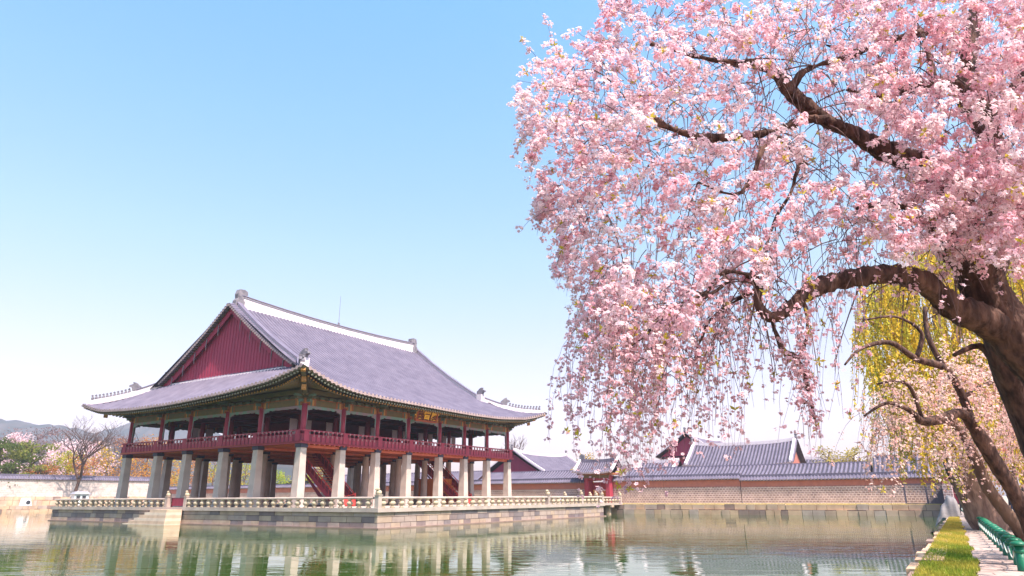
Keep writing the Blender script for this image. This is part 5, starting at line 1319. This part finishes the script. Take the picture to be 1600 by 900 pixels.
for lab, px, top, Y, rd_2, c1, c2_ in (
    ('rusty orange shrub like tree at the foot of the pines', 62, 722, 125, 3.2, RU, OR), ('bright yellow green tree left of the bare tree', 98, 704, 132, 4.2, YG, YE), ('small russet tree behind the bare tree trunk', 122, 712, 126, 3.8, OR, RU),
    ('amber tree between the bare tree and the pavilion', 160, 689, 134, 5.4, YE, OR), ('orange brown tree touching the pavilion corner pillar', 192, 680, 140, 5.4, OR, OR2), ('orange tree seen through the first pavilion bay', 222, 678, 145, 5.0, OR, OR2),
    ('golden tree seen behind the second pillar', 256, 690, 142, 4.8, YE, OR), ('russet tree seen through the third bay', 290, 688, 150, 5.2, OR2, OR), ('yellow tree seen between the middle pillars', 330, 700, 150, 4.6, YE, YG),
    ('lime green bush seen under the pavilion left of the red stair', 425, 735, 140, 4.2, YG, (0.25, 0.34, 0.04)), ('pale yellow tree seen behind the red stair', 500, 728, 150, 4.5, YE, YG), ('green tree low behind the centre of the pavilion', 380, 722, 148, 4.0, YG, YE)):
    leafy('spring_tree', lab, px, top, Y, rd_2, c1, c2_, 1500, 0.42, trunk=0.18, group='spring trees behind the whitish wall')
for lab, px, top, c1, c2_ in (('pink flowering tree on the slope above the pines', 62, 690, (0.80, 0.60, 0.62), (0.70, 0.50, 0.52)), ('pale pink flowering tree left of the bare tree top', 88, 688, (0.84, 0.66, 0.67), (0.74, 0.54, 0.56)),
    ('pink flowering tree behind the bare tree top', 116, 688, (0.82, 0.62, 0.64), (0.84, 0.68, 0.68)), ('pink flowering tree right of the bare tree top', 142, 690, (0.80, 0.60, 0.62), (0.72, 0.52, 0.54)), ('small pink flowering tree low on the slope', 12, 676, (0.78, 0.58, 0.6), (0.70, 0.5, 0.52))):
    leafy('flowering_tree', lab, px, top, 215, 6.2, c1, c2_, 1500, 0.6, zb=3, trunk=0.2, group='pink trees on the far slope')
for lab, px, top, Y in (('reddish brown leafless tree below the hill at the far left', 8, 670, 260), ('mauve brown leafless tree above the pink trees', 42, 668, 265), ('brown leafless tree on the slope behind the bare tree', 74, 667, 270), ('dull brown tree on the slope right of the bare tree', 168, 676, 260), ('brown tree on the slope under the pavilion eave', 205, 672, 270)):
    leafy('leafless_tree', lab, px, top, Y, 8.5, (0.30, 0.17, 0.15), (0.22, 0.13, 0.12), 1500, 0.6, zb=5, trunk=0.25, group='brown trees on the far slope')
leafy('autumn_tree', 'ochre tree behind the white ridges right of the pavilion', 915, 708, 125, 3.4, (0.46, 0.30, 0.07), YE, 900, 0.3, zb=0, trunk=0.15)
leafy('round_willow', 'round topped yellowish willow above the gallery roofs, left one of the pair', 1303, 697, 118, 4.2, (0.42, 0.34, 0.10), (0.34, 0.26, 0.12), 1600, 0.34, zb=0, trunk=0.2)
leafy('round_willow', 'round topped yellowish willow above the gallery roofs, right one of the pair', 1342, 697, 116, 3.9, (0.42, 0.34, 0.10), (0.34, 0.26, 0.12), 1600, 0.34, zb=0, trunk=0.2)
leafy('orange_tree', 'tall tree with orange young leaves far behind the cherry at the right edge', 1605, 215, 44, 4.2, (0.56, 0.26, 0.07), (0.50, 0.32, 0.08), 2600, 0.22, zb=-1.2, trunk=0.3)
leafy('spring_tree', 'yellow green tree low behind the path at the right edge', 1590, 650, 60, 3.4, YE, (0.56, 0.3, 0.1), 1500, 0.25, zb=-1.2, trunk=0.2)

# leafless tree on the far bank
def bare_tree(label, x, y, z, H, spread, seed, lean=(0, 0)):
    rnd = random.Random(seed); t_ = thing('bare_tree', label, 'tree', x, y, z)
    m_ = MB(); t2 = Tubes(3)
    def grow(p, d, L_, r, dep):
        n_ = 5; pts = [p]; q = Vector(p); dd = Vector(d)
        for k in range(n_):
            dd = (dd + Vector((rnd.uniform(-.16, .16), rnd.uniform(-.16, .16), rnd.uniform(-.02, .14)))).normalized(); q = q + dd*(L_/n_); pts.append(q.copy())
        if r > 0.05: m_.tube(pts, [r*(1-0.35*k/n_) for k in range(n_+1)], 7, cap=False)
        else: t2.add(pts, r, r*0.6)
        if dep == 0: return
        for k in range(3 if dep > 2 else 3):
            f = rnd.uniform(0.45, 1.0) if k else 1.0; s_ = pts[int(round(f*n_))]
            a = rnd.uniform(0, 2*math.pi); b = rnd.uniform(.35, .85)*spread
            nd_ = (dd + Vector((math.cos(a)*b, math.sin(a)*b, rnd.uniform(-.05, .25)))).normalized()
            grow(s_, nd_, L_*rnd.uniform(.62, .82), r*rnd.uniform(.52, .68), dep-1)
    grow(Vector((x, y, z-0.5)), Vector((lean[0], lean[1], 1)).normalized(), H*0.33, H*0.022, 6)
    build('trunk', m_, 'bark', t_, smooth=True); o = t2.build('twigs', 'twig', t_)
    o.data.transform(Matrix.Translation(-Vector(ORG[t_.name]))); return t_
bare_tree('tall leafless tree with spreading thin branches on the far bank left of the pavilion', 33.6, 108.6, -1.0, 19.0, 1.75, 21, (0.22, 0.05))
bare_tree('leafless tree rising behind the grey hall right of the pavilion', 76, 26, -1, 14, 1.0, 8)
bare_tree('leafless tree reaching in at the left edge above the pines', 12.0, 120, 0.6, 20, 1.1, 12)

# ------------------------------------------------------------------ hills
def hill(label, Y, prof, depth, name='hills'):
    mb = MB(); pxs = np.linspace(prof[0][0], prof[-1][0], 90); ids = {}; nd_ = 12
    X_, Z_ = zip(*prof)
    for i, px in enumerate(pxs):
        zt_ = pix(px, np.interp(px, X_, Z_), Y).z
        for j in range(nd_+1):
            g = j/nd_*2-1; k = math.exp(-(g*1.5)**2)-math.exp(-2.25); x = pix(px, 770, Y).x
            zz = -2 + (zt_+2)*k/(1-math.exp(-2.25)) + (random.uniform(-1, 1)*2.0 if abs(g) < .7 else 0)
            ids[i, j] = mb.vert((x + g*20, Y + g*depth, zz))
    for i in range(len(pxs)-1):
        for j in range(nd_): mb.face((ids[i, j], ids[i+1, j], ids[i+1, j+1], ids[i, j+1]))
    o = build(name, mb, 'hill_forest', frame='world', smooth=True); props(o, label, kind='structure')
hill('wooded hill far beyond the palace, fading blue', 900, [(-400, 690), (-200, 664), (-60, 654), (0, 658), (40, 662), (90, 668), (130, 676), (170, 684), (220, 700), (300, 735)], 220)
hill('second wooded hill seen under the pavilion eave', 1100, [(100, 735), (140, 690), (170, 672), (200, 661), (235, 654), (270, 659), (310, 670), (360, 690), (430, 712), (520, 735)], 260)
hill('low slope with trees behind the whitish wall', 330, [(-260, 715), (-100, 700), (0, 696), (80, 694), (160, 694), (240, 696), (330, 704), (420, 722), (520, 745)], 120)

# ------------------------------------------------------------------ people
def person(label, px, Y, h, yaw, top, legs, stride=0.16, arm=0.12, frame_z=ZB):
    p = pix(px, 770, Y); t_ = thing('person', label, 'person', p.x, p.y, frame_z, frame='world'); t_.rotation_euler = (0, 0, yaw)
    s = h/1.70
    J = {'pel': (0, 0, .93), 'waist': (0, 0, 1.08), 'chest': (0, .01, 1.28), 'neck': (0, .01, 1.43), 'jaw': (0, -.02, 1.50), 'head': (0, -.01, 1.60), 'crown': (0, 0, 1.68)}
    for sg, nm in ((-1, 'l'), (1, 'r')):
        st = stride*sg
        J.update({nm+'hip': (.09*sg, 0, .88), nm+'knee': (.10*sg, -st*.55-.03, .49), nm+'ank': (.10*sg, -st+.03, .08), nm+'toe': (.11*sg, -st-.13, .03),
                  nm+'sh': (.18*sg, .01, 1.38), nm+'elb': (.24*sg, arm*sg*.7+.03, 1.10), nm+'wri': (.23*sg, arm*sg-.06, .87), nm+'hand': (.22*sg, arm*sg-.10, .78)})
    rad = {'pel': .145, 'waist': .13, 'chest': .15, 'neck': .055, 'jaw': .065, 'head': .095, 'crown': .06}
    for nm in 'lr': rad.update({nm+'hip': .095, nm+'knee': .065, nm+'ank': .045, nm+'toe': .04, nm+'sh': .07, nm+'elb': .05, nm+'wri': .035, nm+'hand': .04})
    E_ = [('pel', 'waist'), ('waist', 'chest'), ('chest', 'neck'), ('neck', 'jaw'), ('jaw', 'head'), ('head', 'crown')]
    for nm in 'lr': E_ += [('pel', nm+'hip'), (nm+'hip', nm+'knee'), (nm+'knee', nm+'ank'), (nm+'ank', nm+'toe'), ('chest', nm+'sh'), (nm+'sh', nm+'elb'), (nm+'elb', nm+'wri'), (nm+'wri', nm+'hand')]
    keys = list(J); me = D.meshes.new('body'); me.from_pydata([tuple(c*s for c in J[k]) for k in keys], [(keys.index(a), keys.index(b)) for a, b in E_], [])
    o = link(D.objects.new('body', me)); o.modifiers.new('skin', 'SKIN'); sub = o.modifiers.new('sub', 'SUBSURF'); sub.levels = 2; sub.render_levels = 2
    for i, k in enumerate(keys): me.skin_vertices[0].data[i].radius = (rad[k]*s, rad[k]*s*(0.78 if k in ('chest', 'waist', 'pel') else 1)); me.skin_vertices[0].data[i].use_root = (k == 'pel')
    bpy.context.view_layer.update()
    m2 = D.meshes.new_from_object(o.evaluated_get(bpy.context.evaluated_depsgraph_get())); D.objects.remove(o)
    for k in ('skin', top, legs, 'black_cloth'): m2.materials.append(MATS[k])
    idx = []
    for pl in m2.polygons:
        z = pl.center.z/s
        hand = abs(pl.center.x) > .17*s and z < .90 and z > .7
        idx.append(3 if z < .10 else 0 if (z > 1.45 or hand) else 1 if z > .92 or abs(pl.center.x) > .19*s else 2)
    m2.polygons.foreach_set('material_index', idx); m2.polygons.foreach_set('use_smooth', [True]*len(idx))
    o = link(D.objects.new('body', m2)); o.parent = t_
    mb = MB(); mb.lathe([(0.075*s, 1.52*s), (0.105*s, 1.58*s), (0.112*s, 1.64*s), (0.085*s, 1.70*s), (0.03*s, 1.725*s)], (0, 0.022*s, 0), 12)
    hr = build('hair', mb, 'hair', None, smooth=True, frame='world'); hr.location = (0, 0, 0); hr.parent = t_
person('person in navy jacket and jeans walking beyond the leaning trunks', 1577, 34, 1.70, R(200), 'navy', 'denim')
person('person in dark clothes at the right edge beyond the trunks', 1600, 40, 1.70, R(150), 'black_cloth', 'denim')
person('person in a red coat far along the path by the wall end', 1499, 52, 1.62, R(20), 'red_coat', 'black_cloth')
person('person in black standing beside the person in the red coat', 1514, 53, 1.68, R(-30), 'black_cloth', 'navy')

# ------------------------------------------------------------------ spring haze
mb = MB(); mb.box(-1750, 1750, -1750, 1750, -7, 150)
m = D.materials.new('haze_air'); m.use_nodes = True; t = m.node_tree; t.nodes.clear()
o_ = nd(t, 'ShaderNodeOutputMaterial'); pv_ = nd(t, 'ShaderNodeVolumePrincipled')
pv_.inputs['Density'].default_value = 0.00034; pv_.inputs['Color'].default_value = (0.84, 0.86, 1.0, 1); pv_.inputs['Anisotropy'].default_value = 0.2
t.links.new(pv_.outputs[0], o_.inputs['Volume']); MATS['haze_air'] = m
o = build('haze', mb, 'haze_air', frame='world'); props(o, 'thin bluish spring haze', kind='stuff')
